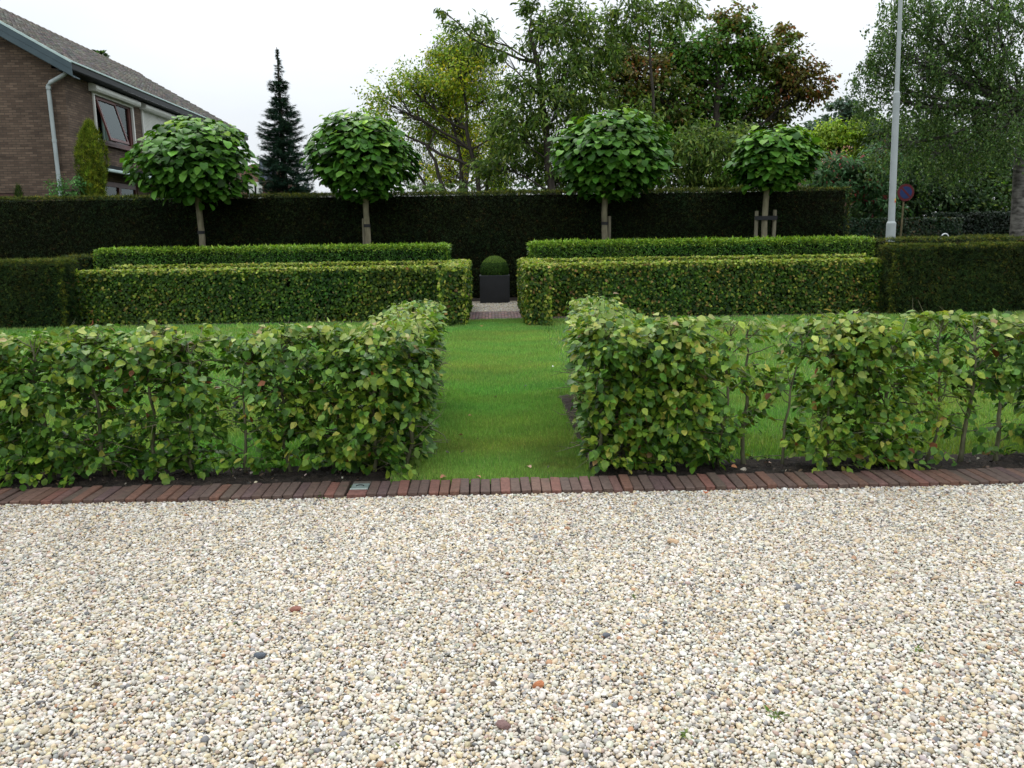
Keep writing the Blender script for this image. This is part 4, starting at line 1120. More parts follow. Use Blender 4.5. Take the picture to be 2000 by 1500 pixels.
for i, (px, py, s) in enumerate([(1648, 205, 1), (1600, 240, .7), (1690, 225, .9), (1560, 262, .6)]):
    tree("poplar_tree", ["grey green poplar, highest behind the yellow green treetops", "small poplar seen under the reddening maple", "poplar half hidden by the birch fringe", "lowest treetop beside the smallest globe tree"][i],
         trunk_line(px, 420, px, py, 75), .3, [(px, py + 20, 75, 36 * s, 34 * s, 900), (px - 14, py + 55, 75, 40 * s, 34, 900), (px + 20, py + 60, 75.5, 42 * s, 34, 900)],
         T_DIA, .42, [(.09, .15, .10), (.12, .18, .12), (.07, .12, .08)], [1, 1, 1], group="poplars far behind the right of the garden")
dk = [(.022, .05, .018), (.038, .075, .024), (.06, .11, .03), (.10, .14, .025)]
tree("holly_tree", "dark evergreen mass behind the lamp post", trunk_line(1790, 430, 1790, 330, 37), .15,
     [(1750, 330, 37, 60, 60, 1700), (1800, 280, 37.5, 60, 60, 1700), (1760, 400, 36.5, 50, 40, 1300), (1820, 370, 37, 60, 60, 1700), (1850, 310, 38, 60, 50, 1400), (1870, 400, 37, 60, 45, 1500), (1730, 260, 38, 40, 30, 600)],
     T_OVAL4, .19, dk, [4, 4, 2.5, .6], clust=.45)
tree("holly_tree", "dark evergreen mass behind the birch trunk", trunk_line(1950, 430, 1950, 330, 38), .15,
     [(1920, 330, 38, 60, 50, 1400), (1980, 300, 39, 60, 60, 1500), (1940, 400, 37, 60, 50, 1600, (1.3, 1.3, 1)), (2020, 380, 38, 60, 60, 1300), (1900, 250, 40, 70, 50, 1200), (2000, 220, 40, 70, 60, 1200)],
     T_OVAL4, .19, dk, [3, 4, 3, 1], clust=.45)
tree("lilac_shrub", "low green shrub filling the gap between yew hedge end and lamp post", trunk_line(1700, 450, 1700, 410, 33.5), .05,
     [(1690, 425, 33.6, 30, 22, 500), (1725, 440, 33.8, 30, 20, 400)], T_OVAL4, .14, GRN, [3, 3, 2, 2], cat="shrub")
# low growth just over the tall hedge, centre
tree("elder_shrub", "low pale green shrub peeping over the tall hedge under the yellowing tree", trunk_line(880, 420, 880, 372, 24), .04,
     [(850, 366, 24, 32, 9, 260), (900, 366, 24, 30, 8, 230), (815, 368, 24, 20, 6, 120)], T_OVAL4, .08, [(.12, .20, .05), (.09, .15, .04)], [1, 1], cat="shrub")

# golden column conifer and small plants by the house
def column(label, px, py_top, Yd, rpx, cols, wts, n, name="cypress"):
    b = at(px, 380, Yd); t = at(px, py_top, Yd)
    root = empty(name, (b[0], Yd, 0), label, "conifer")
    mb = MB(); mb.tube([(b[0], Yd, -.1), (b[0], Yd, t[2] * .9)], [.07, .02], 7); mb.build("trunk", MBARK, root, smooth=True, recalc=False)
    z = rng.uniform(.2, 1, n) ** .9 * t[2]; rr = rpx * Yd / 1600
    f = np.clip((t[2] - z) / t[2], 0, 1); rad = rr * np.minimum(1, 3.4 * f ** .7 + .08) * rng.uniform(.6, 1.0, n) ** .4 * (.86 + .14 * np.sin(2.1 * z))
    az = rng.uniform(0, 6.28, n); rad *= 1 + .16 * np.sin(5 * az + 3 * z) + .12 * noise3(np.c_[np.cos(az), np.sin(az), z], 5, int(px))
    P = np.c_[b[0] + (t[0] - b[0]) * z / t[2] + rad * np.cos(az), Yd + rad * np.sin(az), z]
    out = np.c_[np.cos(az), np.sin(az), np.zeros(n)]
    leaves_obj("crown", [leaves_data(T_NEEDLE, P, nrm(out + rng.normal(0, .4, (n, 3))), nrm(out * .35 + np.array([0, 0, 1]) + rng.normal(0, .35, (n, 3))), rng.uniform(.10, .19, n), palette(n, cols, wts, .28), rng.uniform(.14, .24, n))], MNEEDLE, root)
    return root
column("golden green columnar cypress at the corner of the brick house", 174, 240, 22.6, 25, [(.12, .175, .014), (.18, .23, .018), (.055, .09, .010), (.25, .26, .02)], [4, 3, 3.5, 1], 8000)
column("small dark green conifer tip in front of the gable window", 35, 366, 22.6, 11, [(.03, .06, .012), (.05, .08, .015)], [1, 1], 900)
tree("rowan_shrub", "fresh green feathery shrub beside the white downpipe", trunk_line(130, 420, 130, 370, 22.4), .04,
     [(112, 362, 22.4, 18, 18, 130), (150, 362, 22.4, 22, 18, 170), (135, 378, 22.4, 30, 14, 200), (160, 345, 22.3, 8, 8, 40)], T_LANCE, .11, [(.06, .17, .04), (.09, .22, .055)], [1, 1], cat="shrub", clust=.5, up=1.2)
tree("distant_tree", "tip of a far tree showing above the brick house ridge", [(-30, 62, -.1), (-29.5, 62, 8), (-29.5, 62, 15)], .2,
     [(189, 106, 62, 5, 5, 60), (200, 108, 62, 6, 5, 60), (195, 118, 62, 14, 10, 300)], T_DIA, .3, GRN, [1, 1, 1, 1])

# ================================================================= BRICK HOUSE
XF, YG = -11.72, 24.0          # facade plane and gable plane
XE, ZE = -11.30, 6.24          # eaves edge
XR, ZR = -16.0, 8.95           # ridge
YB = 39.7
house = empty("brick_house", (-16, 30, 0), "brown brick house with tiled roof, roller shutters and red brown windows", "house")


def wall_facade():
    """plane X = XF with real openings"""
    ops = [(25.6, 28.3, 4.38, 5.93), (29.03, 32.3, 4.38, 5.97), (25.75, 28.2, .9, 3.28), (29.6, 32.4, .9, 3.28), (34.2, 36.6, 4.38, 5.93), (34.2, 36.6, .9, 3.28)]
    ys = sorted({YG, YB, *[o[0] for o in ops], *[o[1] for o in ops]}); zs = sorted({-.1, 6.16, *[o[2] for o in ops], *[o[3] for o in ops]})
    mb = MB()
    for a, b in zip(ys[:-1], ys[1:]):
        run = None
        for c, d in zip(zs[:-1], zs[1:]):
            hole = any(o[0] <= a and b <= o[1] and o[2] <= c and d <= o[3] for o in ops)
            if not hole:
                run = (run[0], d) if run else (c, d)
            if hole and run: mb.box(XF - .3, XF, a, b, *run); run = None
        if run: mb.box(XF - .3, XF, a, b, *run)
    return mb


w = wall_facade().build("wall", MBRICKW, house, recalc=False)
# gable wall with its small window
gz = lambda x: ZE + (XE - x) * .577 - .16
XW = 2 * XR - XF
mb = MB()
mb.poly_prism([(-13.15, -.1), (XF - .302, -.1), (XF - .302, gz(XF - .302)), (XR, ZR - .16), (-15.2, ZR - .63), (-13.15, gz(-13.15))][:4] + [(-15.2, gz(-15.2)), (-13.15, gz(-13.15))] if False else [(-13.15, -.1), (XF - .301, -.1), (XF - .301, gz(XF)), (-13.15, gz(-13.15))], 'y', YG - .004, YG + .28)
mb.poly_prism([(-14.6, -.1), (-13.15, -.1), (-13.15, .9), (-14.6, .9)], 'y', YG - .004, YG + .28)
mb.poly_prism([(-14.6, 2.84), (-13.15, 2.84), (-13.15, gz(-13.15)), (-14.6, gz(-14.6))], 'y', YG - .004, YG + .28)
mb.poly_prism([(XW, -.1), (-14.6, -.1), (-14.6, gz(-14.6)), (XR, ZR - .16), (XW, gz(2 * XR - XW))], 'y', YG - .004, YG + .28)
mb.build("wall", MBRICKW, house)
MB().box(XW, XF - .32, YB - .3, YB, -.1, 6.1).box(XW, XW + .25, YG + .29, YB - .31, -.1, 6.1).build("wall", MBRICKW, house)
mb = MB(); mb.box(-14.6, -13.15, YG + .05, YG + .11, 2.72, 2.84).box(-14.6, -14.5, YG + .05, YG + .11, .9, 2.72).box(-13.25, -13.15, YG + .05, YG + .11, .9, 2.72)
wf = mb.build("window", MRED, house)
MB().box(-14.5, -13.25, YG + .075, YG + .083, .9, 2.72).build("pane", MGLASS, wf)
MB().box(-14.6, -13.15, YG + .26, YG + .27, .9, 2.84).build("curtain", MDARK, wf)

# roof: boarding, then every tile as geometry
rf = MB()
rf.quadbox([(XE + .02, 23.6, ZE - .10), (XE + .02, YB + .2, ZE - .10), (XR, YB + .2, ZR - .10), (XR, 23.6, ZR - .10), (XE + .02, 23.6, ZE - .04), (XE + .02, YB + .2, ZE - .04), (XR, YB + .2, ZR - .04), (XR, 23.6, ZR - .04)])
XO = 2 * XR - XE
rf.quadbox([(XO, 23.6, ZE - .10), (XR, 23.6, ZR - .10), (XR, YB + .2, ZR - .10), (XO, YB + .2, ZE - .10), (XO, 23.6, ZE - .04), (XR, 23.6, ZR - .04), (XR, YB + .2, ZR - .04), (XO, YB + .2, ZE - .04)])
roof = rf.build("roof", noisy_mat("roof_boarding", (.05, .045, .04), (.09, .08, .07), 4), house)
V, F, C = [], [], []
sl = np.array([XR - XE, 0, ZR - ZE]); slen = np.linalg.norm(sl); sd_ = sl / slen; nrmv = np.array([-sd_[2], 0, sd_[0]]); nrmv = nrmv if nrmv[2] > 0 else -nrmv
rows = 17; tl = slen / rows; cw = .245
for i in range(rows):
    for j in range(int((YB + .2 - 23.62) / cw)):
        y0 = 23.62 + j * cw; o = np.array([XE, y0, ZE]) + sd_ * (i * tl) + nrmv * (.0 + rng.normal(0, .003))
        prof = [(0, .012), (.05, .055), (.11, .04), (.18, .004), (.228, .006)]
        n0 = len(V); lift = .055
        for (yy, h) in prof: V.append(o + np.array([0, yy, 0]) + nrmv * (h + lift))
        for (yy, h) in prof: V.append(o + np.array([0, yy, 0]) + sd_ * tl * 1.04 + nrmv * (h - .004))
        for (yy, h) in prof: V.append(o + np.array([0, yy, 0]) + nrmv * (h + lift - .05))
        for q in range(4):
            F.append((n0 + q, n0 + 5 + q, n0 + 6 + q, n0 + 1 + q)); F.append((n0 + 10 + q, n0 + q, n0 + q + 1, n0 + 11 + q))
        c = palette(1, [(.16, .148, .13), (.20, .185, .165), (.13, .122, .112), (.17, .15, .13)], [1, 1, .7, 1], .13)[0]; C += [c] * 15
o = link("tiles", mesh_np("tiles", np.array(V), np.array(F), MTILE, np.array(C)), roof); o["kind"] = "stuff"
V, F, C = [], [], []
mbr = MB()
yy = 23.6
while yy < YB:
    mbr.tube([(XR, yy, ZR + .03), (XR, yy + .44, ZR + .018)], [.115, .10], 10); yy += .40
o = mbr.build("ridge_tiles", noisy_mat("ridge_tile_clay", (.11, .095, .08), (.19, .165, .135), 6), roof, smooth=False); o["kind"] = "stuff"
# bargeboard, fascia, soffit, gutter trim
def slope_board(y0, y1, dz0, dz1, x_in=XE + .03, x_top=XR, mat=MFASCIA, nm="bargeboard"):
    m = (ZR - ZE) / (XR - XE)
    z = lambda x: ZE + (x - XE) * m
    return MB().quadbox([(x_in, y0, z(x_in) + dz0), (x_in, y1, z(x_in) + dz0), (x_top, y1, z(x_top) + dz0), (x_top, y0, z(x_top) + dz0),
                         (x_in, y0, z(x_in) + dz1), (x_in, y1, z(x_in) + dz1), (x_top, y1, z(x_top) + dz1), (x_top, y0, z(x_top) + dz1)]).build(nm, mat, house)
slope_board(23.575, 23.598, -.34, -.175); slope_board(23.57, 23.598, -.17, .0); slope_board(23.56, 23.615, .003, .07, mat=MTRIM, nm="verge_trim")
slope_board(23.60, 23.99, -.36, -.33, nm="verge_soffit")
MB().box(XE - .0, XE + .025, 23.62, YB + .2, ZE - .17, ZE - .01).build("fascia", noisy_mat("dark_fascia_board", (.008, .012, .014), (.014, .02, .022), 2, .5, .05), house)
MB().box(XF + .002, XE - .002, 23.62, YB + .2, ZE - .19, ZE - .171).build("soffit", noisy_mat("dark_soffit", (.012, .018, .02), (.02, .028, .03), 2, .6, .05), house)
MB().box(XE - .02, XE + .06, 23.58, YB + .2, ZE - .005, ZE + .045).build("gutter_trim", MTRIM, house, bevel=.008)
dp = MB().tube([(-11.52, 23.80, 6.04), (-11.62, 23.84, 5.97), (-12.02, 23.86, 5.78), (-12.10, 23.88, 5.70), (-12.10, 23.88, 5.55), (-12.085, 23.88, 3.0), (-12.085, 23.88, -.05)], .055, 12).build("downpipe", MPIPE, house, smooth=True)
MB().tube([(-12.092, 23.88, 4.20), (-12.092, 23.88, 4.28)], .064, 12).build("collar", MPIPE, dp)
MB().tube([(-12.10, 23.88, 5.60), (-12.10, 23.88, 5.68)], .064, 12).build("collar", MPIPE, dp)

def shutter_box(y0, y1, z):
    return MB().poly_prism([(XF + .002, z), (XF + .20, z), (XF + .24, z + .06), (XF + .24, z + .15), (XF + .13, z + .225), (XF + .002, z + .225)], 'y', y0, y1).build("shutter_box", MWHITE, house, bevel=.006)
# upstairs window, left sash tilted out
shutter_box(25.40, 28.5, 5.815)
fr = MB().box(XF - .02, XF + .05, 25.58, 25.66, 4.36, 5.81).box(XF - .02, XF + .05, 28.24, 28.32, 4.36, 5.81).box(XF - .02, XF + .05, 25.662, 28.238, 5.75, 5.81).build("shutter_guide", MWHITE, house)
wd = MB().box(XF - .12, XF - .03, 25.66, 25.74, 4.42, 5.78).box(XF - .12, XF - .03, 28.08, 28.24, 4.42, 5.78).box(XF - .12, XF - .03, 25.742, 28.078, 5.70, 5.78).box(XF - .12, XF - .03, 25.742, 28.078, 4.42, 4.52).box(XF - .12, XF - .035, 26.98, 27.07, 4.522, 5.698).build("window", MRED, house)
MB().box(XF - .10, XF + .10, 25.62, 28.28, 4.33, 4.415).build("sill", MRED, wd, bevel=.01)
MB().box(XF - .085, XF - .077, 27.072, 28.078, 4.522, 5.698).build("pane", MGLASS, wd)
cu = MB()
for i in range(16):
    a, b = 26.55 + i * .10, 26.55 + (i + 1) * .10 - .012
    cu.box(XF - .24 - .02 * (i % 2), XF - .21 - .02 * (i % 2), a, b, 4.45, 5.85)
cu.build("curtain", MCURT, wd)
sash = MB().box(0, .05, 25.72, 25.80, -1.30, 0).box(0, .05, 26.92, 27.0, -1.30, 0).box(0, .05, 25.802, 26.918, -.08, 0).box(0, .05, 25.802, 26.918, -1.30, -1.22).build("sash", MRED, None)
MB().box(.02, .028, 25.802, 26.918, -1.22, -.08)
th = R(-15)
sash.location = (XF - .01, 0, 5.70); sash.rotation_euler = (0, th, 0); sash.parent = wd
sash.matrix_parent_inverse = parent_inv(wd)
gp = MB().box(.02, .028, 25.802, 26.918, -1.22, -.08).build("sash_pane", MGLASS, None); gp.parent = wd; gp.location = sash.location; gp.rotation_euler = sash.rotation_euler; gp.matrix_parent_inverse = parent_inv(wd)
MB().box(XF - 1.6, XF - 1.5, 25, 33, 4, 6.1).build("room_wall", MDARK, wd)
# second window: closed roller shutter, each slat shaped
shutter_box(28.9, 32.45, 5.815)
MB().box(XF - .02, XF + .05, 29.0, 29.08, 4.36, 5.97).box(XF - .02, XF + .05, 32.25, 32.33, 4.36, 5.97).build("shutter_guide", MWHITE, house)
sm_ = MB(); z = 4.38
while z < 5.96:
    sm_.poly_prism([(XF - .012, z), (XF + .004, z + .004), (XF + .012, z + .022), (XF + .004, z + .040), (XF - .012, z + .044)], 'y', 29.082, 32.248); z += .047
o = sm_.build("shutter_slats", MWHITE, house); o["kind"] = "stuff"
# canopy with gutter over the ground floor windows
MB().box(XF + .002, XF + .52, 24.9, 33.2, 3.56, 3.68).build("canopy", MDARK, house)
MB().box(XF + .50, XF + .60, 24.86, 33.24, 3.47, 3.56).build("canopy_trim", MTRIM, house, bevel=.02)
for y0, y1, up_ in ((25.75, 28.2, 3.28), (29.6, 32.4, 3.28)):
    f = MB().box(XF - .12, XF - .03, y0, y0 + .1, .9, up_).box(XF - .12, XF - .03, y1 - .1, y1, .9, up_).box(XF - .12, XF - .03, y0 + .102, y1 - .102, up_ - .14, up_).box(XF - .12, XF - .03, y0 + 1.12, y0 + 1.27, 2.3, up_ - .142).box(XF - .12, XF - .03, y0 + .102, y1 - .102, 2.62, 2.76).build("window", MRED, house)
    MB().box(XF - .085, XF - .077, y0 + .102, y1 - .102, .9, 2.62).box(XF - .085, XF - .077, y0 + .102, y1 - .102, 2.762, up_ - .142).build("pane", MGLASS, f)
    cu = MB()
    for i in range(14): cu.box(XF - .24 - .02 * (i % 2), XF - .21 - .02 * (i % 2), y0 + .1 + i * .11, y0 + .1 + (i + 1) * .11 - .02, .9, up_)
    cu.build("curtain", MCURT, f)
for y0, y1 in ((34.2, 36.6),):
    for z0, z1 in ((4.38, 5.93), (.9, 3.28)):
        f = MB().box(XF - .12, XF - .03, y0, y0 + .1, z0, z1).box(XF - .12, XF - .03, y1 - .1, y1, z0, z1).box(XF - .12, XF - .03, y0 + .102, y1 - .102, z1 - .1, z1).build("window", MRED, house)
        MB().box(XF - .085, XF - .077, y0 + .102, y1 - .102, z0, z1 - .1).build("pane", MGLASS, f)
        MB().box(XF - .29, XF - .28, y0, y1, z0, z1).build("curtain", MCURT, f)

# ------------------------------------------------ far buildings seen in gaps
def tiled_slope(x0, x1, y, z0, z1, dy, parent, cols, cw=.35, rh=.36):
    V, F, C = [], [], []
    L = math.hypot(z1 - z0, dy); rows = int(L / rh); s = np.array([0, dy, z1 - z0]) / L; nn = np.array([0, -(z1 - z0), dy]) / L
    for i in range(rows):
        for j in range(int((x1 - x0) / cw)):
            o = np.array([x0 + j * cw, y, z0]) + s * i * rh; n0 = len(V)
            V += [o + nn * .07, o + np.array([cw * .5, 0, 0]) + nn * .11, o + np.array([cw * .97, 0, 0]) + nn * .07, o + np.array([cw * .97, 0, 0]) + s * rh * 1.05 + nn * .01, o + np.array([cw * .5, 0, 0]) + s * rh * 1.05 + nn * .04, o + s * rh * 1.05 + nn * .01, o, o + np.array([cw * .97, 0, 0])]
            F += [(n0, n0 + 1, n0 + 4, n0 + 5), (n0 + 1, n0 + 2, n0 + 3, n0 + 4), (n0 + 6, n0 + 7, n0 + 2, n0 + 0)]
            C += [palette(1, cols, [1] * len(cols), .12)[0]] * 8
    o = link("tiles", mesh_np("tiles", np.array(V), np.array(F), MTILE, np.array(C)), parent); o["kind"] = "stuff"


MFARB = noisy_mat("far_red_brick", (.22, .12, .095), (.30, .17, .135), 3, .9, .3, 20)
def far_house():
    Y = 60; a = at(478, 380, Y); b = at(530, 380, Y); zt = at(495, 307, Y)[2]; x0 = at(495, 340, Y)[0]; x1 = at(526, 340, Y)[0]
    r = empty("far_house", ((a[0] + b[0]) / 2, Y, 0), "far red brick house with a steep blue grey tiled roof behind the fir", "house")
    MB().box(a[0] - 4, b[0] + .6, Y + .6, Y + 9, -.1, at(495, 352, Y)[2]).poly_prism([(a[0] - 4, at(495, 352, Y)[2]), (x0, at(495, 352, Y)[2]), (x0, at(495, 318, Y)[2])], 'y', Y + .61, Y + 8).build("wall", MFARB, r)
    rf = MB().quadbox([(x0, Y, 2), (x1, Y, 2), (x1, Y + .5, 2), (x0, Y + .5, 2), (x0, Y + 1.8, zt), (x1, Y + 1.8, zt), (x1, Y + 2.3, zt), (x0, Y + 2.3, zt)]).build("roof", noisy_mat("far_roof_boarding", (.05, .06, .08), (.07, .08, .1), 3), r)
    tiled_slope(x0, x1, Y - .03, 2, zt, 1.8, rf, [(.10, .12, .16), (.13, .15, .19), (.085, .10, .14)])
    w0 = at(487, 368, Y); MB().box(w0[0] - .3, w0[0] + .35, Y + .5, Y + .58, w0[2] - 1.0, w0[2] + .5).build("window", MWHITE, r)
    w0 = at(500, 366, Y); MB().box(w0[0] - .25, w0[0] + .3, Y + .5, Y + .58, w0[2] - 1.0, w0[2] + .4).build("window", MWHITE, r)
far_house()
def low_house(label, pxa, pxb, pyt, Y, roofc, wallm, slope=2.5):
    a = at(pxa, pyt, Y); b = at(pxb, pyt, Y); zt = a[2]
    r = empty("bungalow", ((a[0] + b[0]) / 2, Y, 0), label, "house")
    ze = max(zt - slope, 1.2)
    MB().box(a[0] + .3, b[0] - .3, Y + .5, Y + 7, -.1, ze).build("wall", wallm, r)
    rf = MB().poly_prism([(Y, ze), (Y + 4, zt), (Y + 8, ze)], 'x', a[0], b[0]).build("roof", noisy_mat("bungalow_roof", roofc[0], roofc[1], 4), r)
    tiled_slope(a[0], b[0], Y - .02, ze, zt, 4, rf, roofc, .4, .4)
low_house("pale low flat roofed building just over the tall hedge right of the fir", 585, 760, 373.5, 70, [(.28, .28, .27), (.34, .34, .33)], MFARB, .5)
low_house("bungalow with an orange tiled roof glimpsed through the yellow green treetops", 1620, 1720, 268, 46, [(.42, .17, .11), (.48, .21, .14)], MFARB, 1.8)
sp = at(601, 345, 160); b = at(601, 400, 160)
r_ = empty("church_spire", (sp[0], 160, 0), "thin blue grey church spire in the gap right of the fir", "spire")
MB().quadbox([(sp[0] - .45, 159.6, 5), (sp[0] + .45, 159.6, 5), (sp[0] + .45, 160.5, 5), (sp[0] - .45, 160.5, 5), (sp[0] - .02, 160, sp[2]), (sp[0] + .02, 160, sp[2]), (sp[0] + .02, 160.04, sp[2]), (sp[0] - .02, 160.04, sp[2])]).build("roof", noisy_mat("spire_slate", (.16, .20, .26), (.2, .24, .3), 2), r_)
MB().box(sp[0] - .6, sp[0] + .6, 159.3, 160.7, -.1, 4.99).build("tower", MFARB, r_)

# ================================================================= PLANTER
pl_ = empty("square_planter", (.045, 18.05, 0), "dark grey square metal planter at the end of the garden axis", "planter")
x0, x1, y0, y1, h = -.275, .365, 17.73, 18.37, .612
m = MB()
m.box(x0, x1, y0, y0 + .02, .012, h - .012).box(x0, x1, y1 - .02, y1, .012, h - .012).box(x0, x0 + .02, y0 + .0205, y1 - .0205, .012, h - .012).box(x1 - .02, x1, y0 + .0205, y1 - .0205, .012, h - .012)
m.build("box", MPLANTER, pl_)
m = MB().box(x0 - .003, x1 + .003, y0 - .003, y0 + .028, h - .0115, h + .004).box(x0 - .003, x1 + .003, y1 - .028, y1 + .003, h - .0115, h + .004).box(x0 - .003, x0 + .028, y0 + .0285, y1 - .0285, h - .0115, h + .004).box(x1 - .028, x1 + .003, y0 + .0285, y1 - .0285, h - .0115, h + .004)
m.build("rim", MPLRIM, pl_)
MB().box(x0 + .021, x1 - .021, y0 + .021, y1 - .021, .02, h - .05).build("soil", MSOIL, pl_)
bb = empty("box_ball", (.045, 18.05, .58), "clipped box ball growing out of the dark square planter", "shrub")
n = 15000; v = nrm(rng.normal(size=(n, 3))); v[:, 2] = np.where(v[:, 2] < -.35, -v[:, 2], v[:, 2])
P = np.array([.045, 18.05, .715]) + v * .305 * (1 - np.abs(rng.normal(0, .03, (n, 1)))) * (1 + .02 * noise3(v, 5, 2))[:, None]
cb = palette(n, [(.025, .06, .010), (.045, .095, .014), (.085, .15, .018), (.015, .04, .008)], [4, 4, 1, 3], .22)
upk = (v[:, 2] > .55) & (rng.uniform(0, 1, n) < .7); cb[upk] = palette(int(upk.sum()), [(.09, .16, .018), (.12, .19, .025)], [1, 1], .15)
leaves_obj("foliage", [leaves_data(T_DIA, P, nrm(v + rng.normal(0, .5, (n, 3))), nrm(rng.normal(size=(n, 3)) + v * .5), rng.uniform(.016, .026, n), cb)], MNEEDLE, bb)
MB().tube([(.045, 18.05, .5), (.045, 18.05, .50 + .12), (.045, 18.05, .715), (.045, 18.05, .86), (.045, 18.05, .96)], [.03, .2, .275, .22, .05], 20).build("branches", MCORE, bb, smooth=True)

# ================================================================= STREET THINGS
lx, ly = at(1740, 460, 24.3)[0], 24.3
lp = empty("lamp_post", (lx, ly, 0), "pale grey stepped lamp post behind the low hedges", "lamp post")
zb = at(1740, 432, ly)[2]; z1 = at(1751, 178, ly)[2]
lean = (at(1757, 0, ly)[0] - lx) / at(1757, 0, ly)[2]
L_ = lambda z: (lx + lean * max(0, z - 1.2), ly, z)
MB().tube([L_(-.1), L_(zb - .06), L_(zb)], [.135, .135, .10], 24).build("base", MLAMP, lp, smooth=False, bevel=0)
MB().tube([L_(zb), L_(z1 - .05), L_(z1)], [.096, .092, .062], 24).build("lower_pole", MLAMP, lp, smooth=False)
MB().tube([L_(z1), L_(9.5)], [.062, .05], 20).build("upper_pole", MLAMP, lp)
MB().tube([L_(9.5), (lx, ly - .2, 9.75), (lx, ly - .7, 9.85)], [.04, .04, .04], 12).build("arm", MLAMP, lp)
MB().tube([(lx, ly - .7, 9.85), (lx, ly - .8, 9.85), (lx, ly - 1.3, 9.87), (lx, ly - 1.4, 9.87)], [.05, .1, .09, .03], 12).build("lamp_head", MLAMP, lp)
zs = at(1746, 392, ly)[2]; xs = L_(zs)[0]
def arc_patch(nm, zc, hh, mat):
    m = MB(); V = []
    for t in np.linspace(R(-75), R(-30), 6): V.append((xs + .0965 * math.cos(t), ly + .0965 * math.sin(t)))
    for a, b in zip(V[:-1], V[1:]):
        n0 = len(m.v); m.v += [(a[0], a[1], zc - hh), (b[0], b[1], zc - hh), (b[0], b[1], zc + hh), (a[0], a[1], zc + hh)]; m.f.append((n0, n0 + 1, n0 + 2, n0 + 3))
    return m.build(nm, mat, lp, recalc=False)
arc_patch("sticker", zs + .03, .027, MYEL); arc_patch("sticker", zs - .03, .027, MRDS)

sx, sy = at(1769, 375, 28)[0], 28.0; sz = at(1769, 376, 28)[2]
sg = empty("parking_sign", (sx, sy, 0), "round blue no parking sign with red rim and diagonal bar", "road sign")
MB().tube([(sx - .06, sy + .05, -.1), (sx - .02, sy + .05, sz + .2)], .03, 10).build("pole", noisy_mat("rusty_sign_pole", (.10, .085, .04), (.16, .13, .07), 8), sg)
MB().tube([(sx, sy - .012, sz), (sx, sy + .012, sz)], .285, 40).build("rim", MSIGNR, sg)
MB().tube([(sx, sy - .0165, sz), (sx, sy - .0125, sz)], .205, 40).build("face", MSIGNB, sg)
d = .205 * .7071; w_ = .022
MB().quadbox([(sx - d - w_, sy - .019, sz + d - w_), (sx + d - w_, sy - .019, sz - d - w_), (sx + d - w_, sy - .017, sz - d - w_), (sx - d - w_, sy - .017, sz + d - w_), (sx - d + w_, sy - .019, sz + d + w_), (sx + d + w_, sy - .019, sz - d + w_), (sx + d + w_, sy - .017, sz - d + w_), (sx - d + w_, sy - .017, sz + d + w_)]).build("bar", MSIGNR, sg)

hc = at(1845, 467, 26); ht = at(1845, 456.5, 26)[2]
pts = [(hc[0] + .115 * math.cos(t), 26, ht - .115 + .115 * math.sin(t)) for t in np.linspace(0, math.pi, 16)]
hp = MB().tube([(hc[0] + .115, 26, -.05)] + pts + [(hc[0] - .115, 26, -.05)], .022, 10).build("hoop", MHOOP, None, smooth=True)
tag(hp, "small white metal hoop rising behind the low right hedges", "hoop")

# ================================================================= SMALL THINGS
def ground_at(px, py, z=.01):
    d_ = fwd + rgt * (px - 1000) / 1600.0 - upv * (py - 750) / 1600.0
    return np.array([0, 0, CAM_H]) + d_ * ((z - CAM_H) / d_[2])


def stone(px, py, wpx, col, label, flat=.55, cat="stone", asp=.7):
    import bmesh
    c = ground_at(px, py); s = wpx / 1600 * np.linalg.norm(c - np.array([0, 0, CAM_H])) / 2
    bm = bmesh.new(); bmesh.ops.create_icosphere(bm, subdivisions=2, radius=1)
    for v_ in bm.verts:
        k = 1 + .22 * math.sin(v_.co.x * 3.1 + px) * math.cos(v_.co.y * 2.7 + py) + rng.normal(0, .03)
        v_.co = Vector((v_.co.x * s * k, v_.co.y * s * asp * k, v_.co.z * s * flat * k))
    me = bpy.data.meshes.new("stone"); bm.to_mesh(me); bm.free()
    a = me.color_attributes.new("tint", 'FLOAT_COLOR', 'POINT'); a.data.foreach_set("color", np.tile([*col, 1], len(me.vertices)))
    me.materials.append(MSTONE); o = link("stone", me); o.location = (c[0], c[1], .012); o.rotation_euler = (rng.normal(0, .15), rng.normal(0, .15), rng.uniform(-.4, .4))
    tag(o, label, cat)


stone(1052, 1339, 25, (.36, .13, .05), "orange brown stone on the gravel below the grass path")
stone(578, 1191, 22, (.24, .10, .07), "terracotta red stone on the gravel left of the middle")
stone(507, 1281, 21, (.08, .095, .115), "smooth slate blue pebble on the gravel left of the middle")
stone(1315, 1059, 24, (.48, .33, .20), "flat peach coloured stone on the gravel below the right hedge")
stone(983, 1418, 30, (.17, .10, .09), "large purplish brown stone on the gravel near the bottom")
stone(1184, 1241, 15, (.10, .105, .12), "dark angular stone on the gravel right of the middle")
stone(1453, 919, 14, (.45, .40, .32), "pale stone on the soil beside the thin beech stem", .8)
stone(1036, 1195, 11, (.42, .17, .05), "small bright orange pebble on the gravel below the grass path")


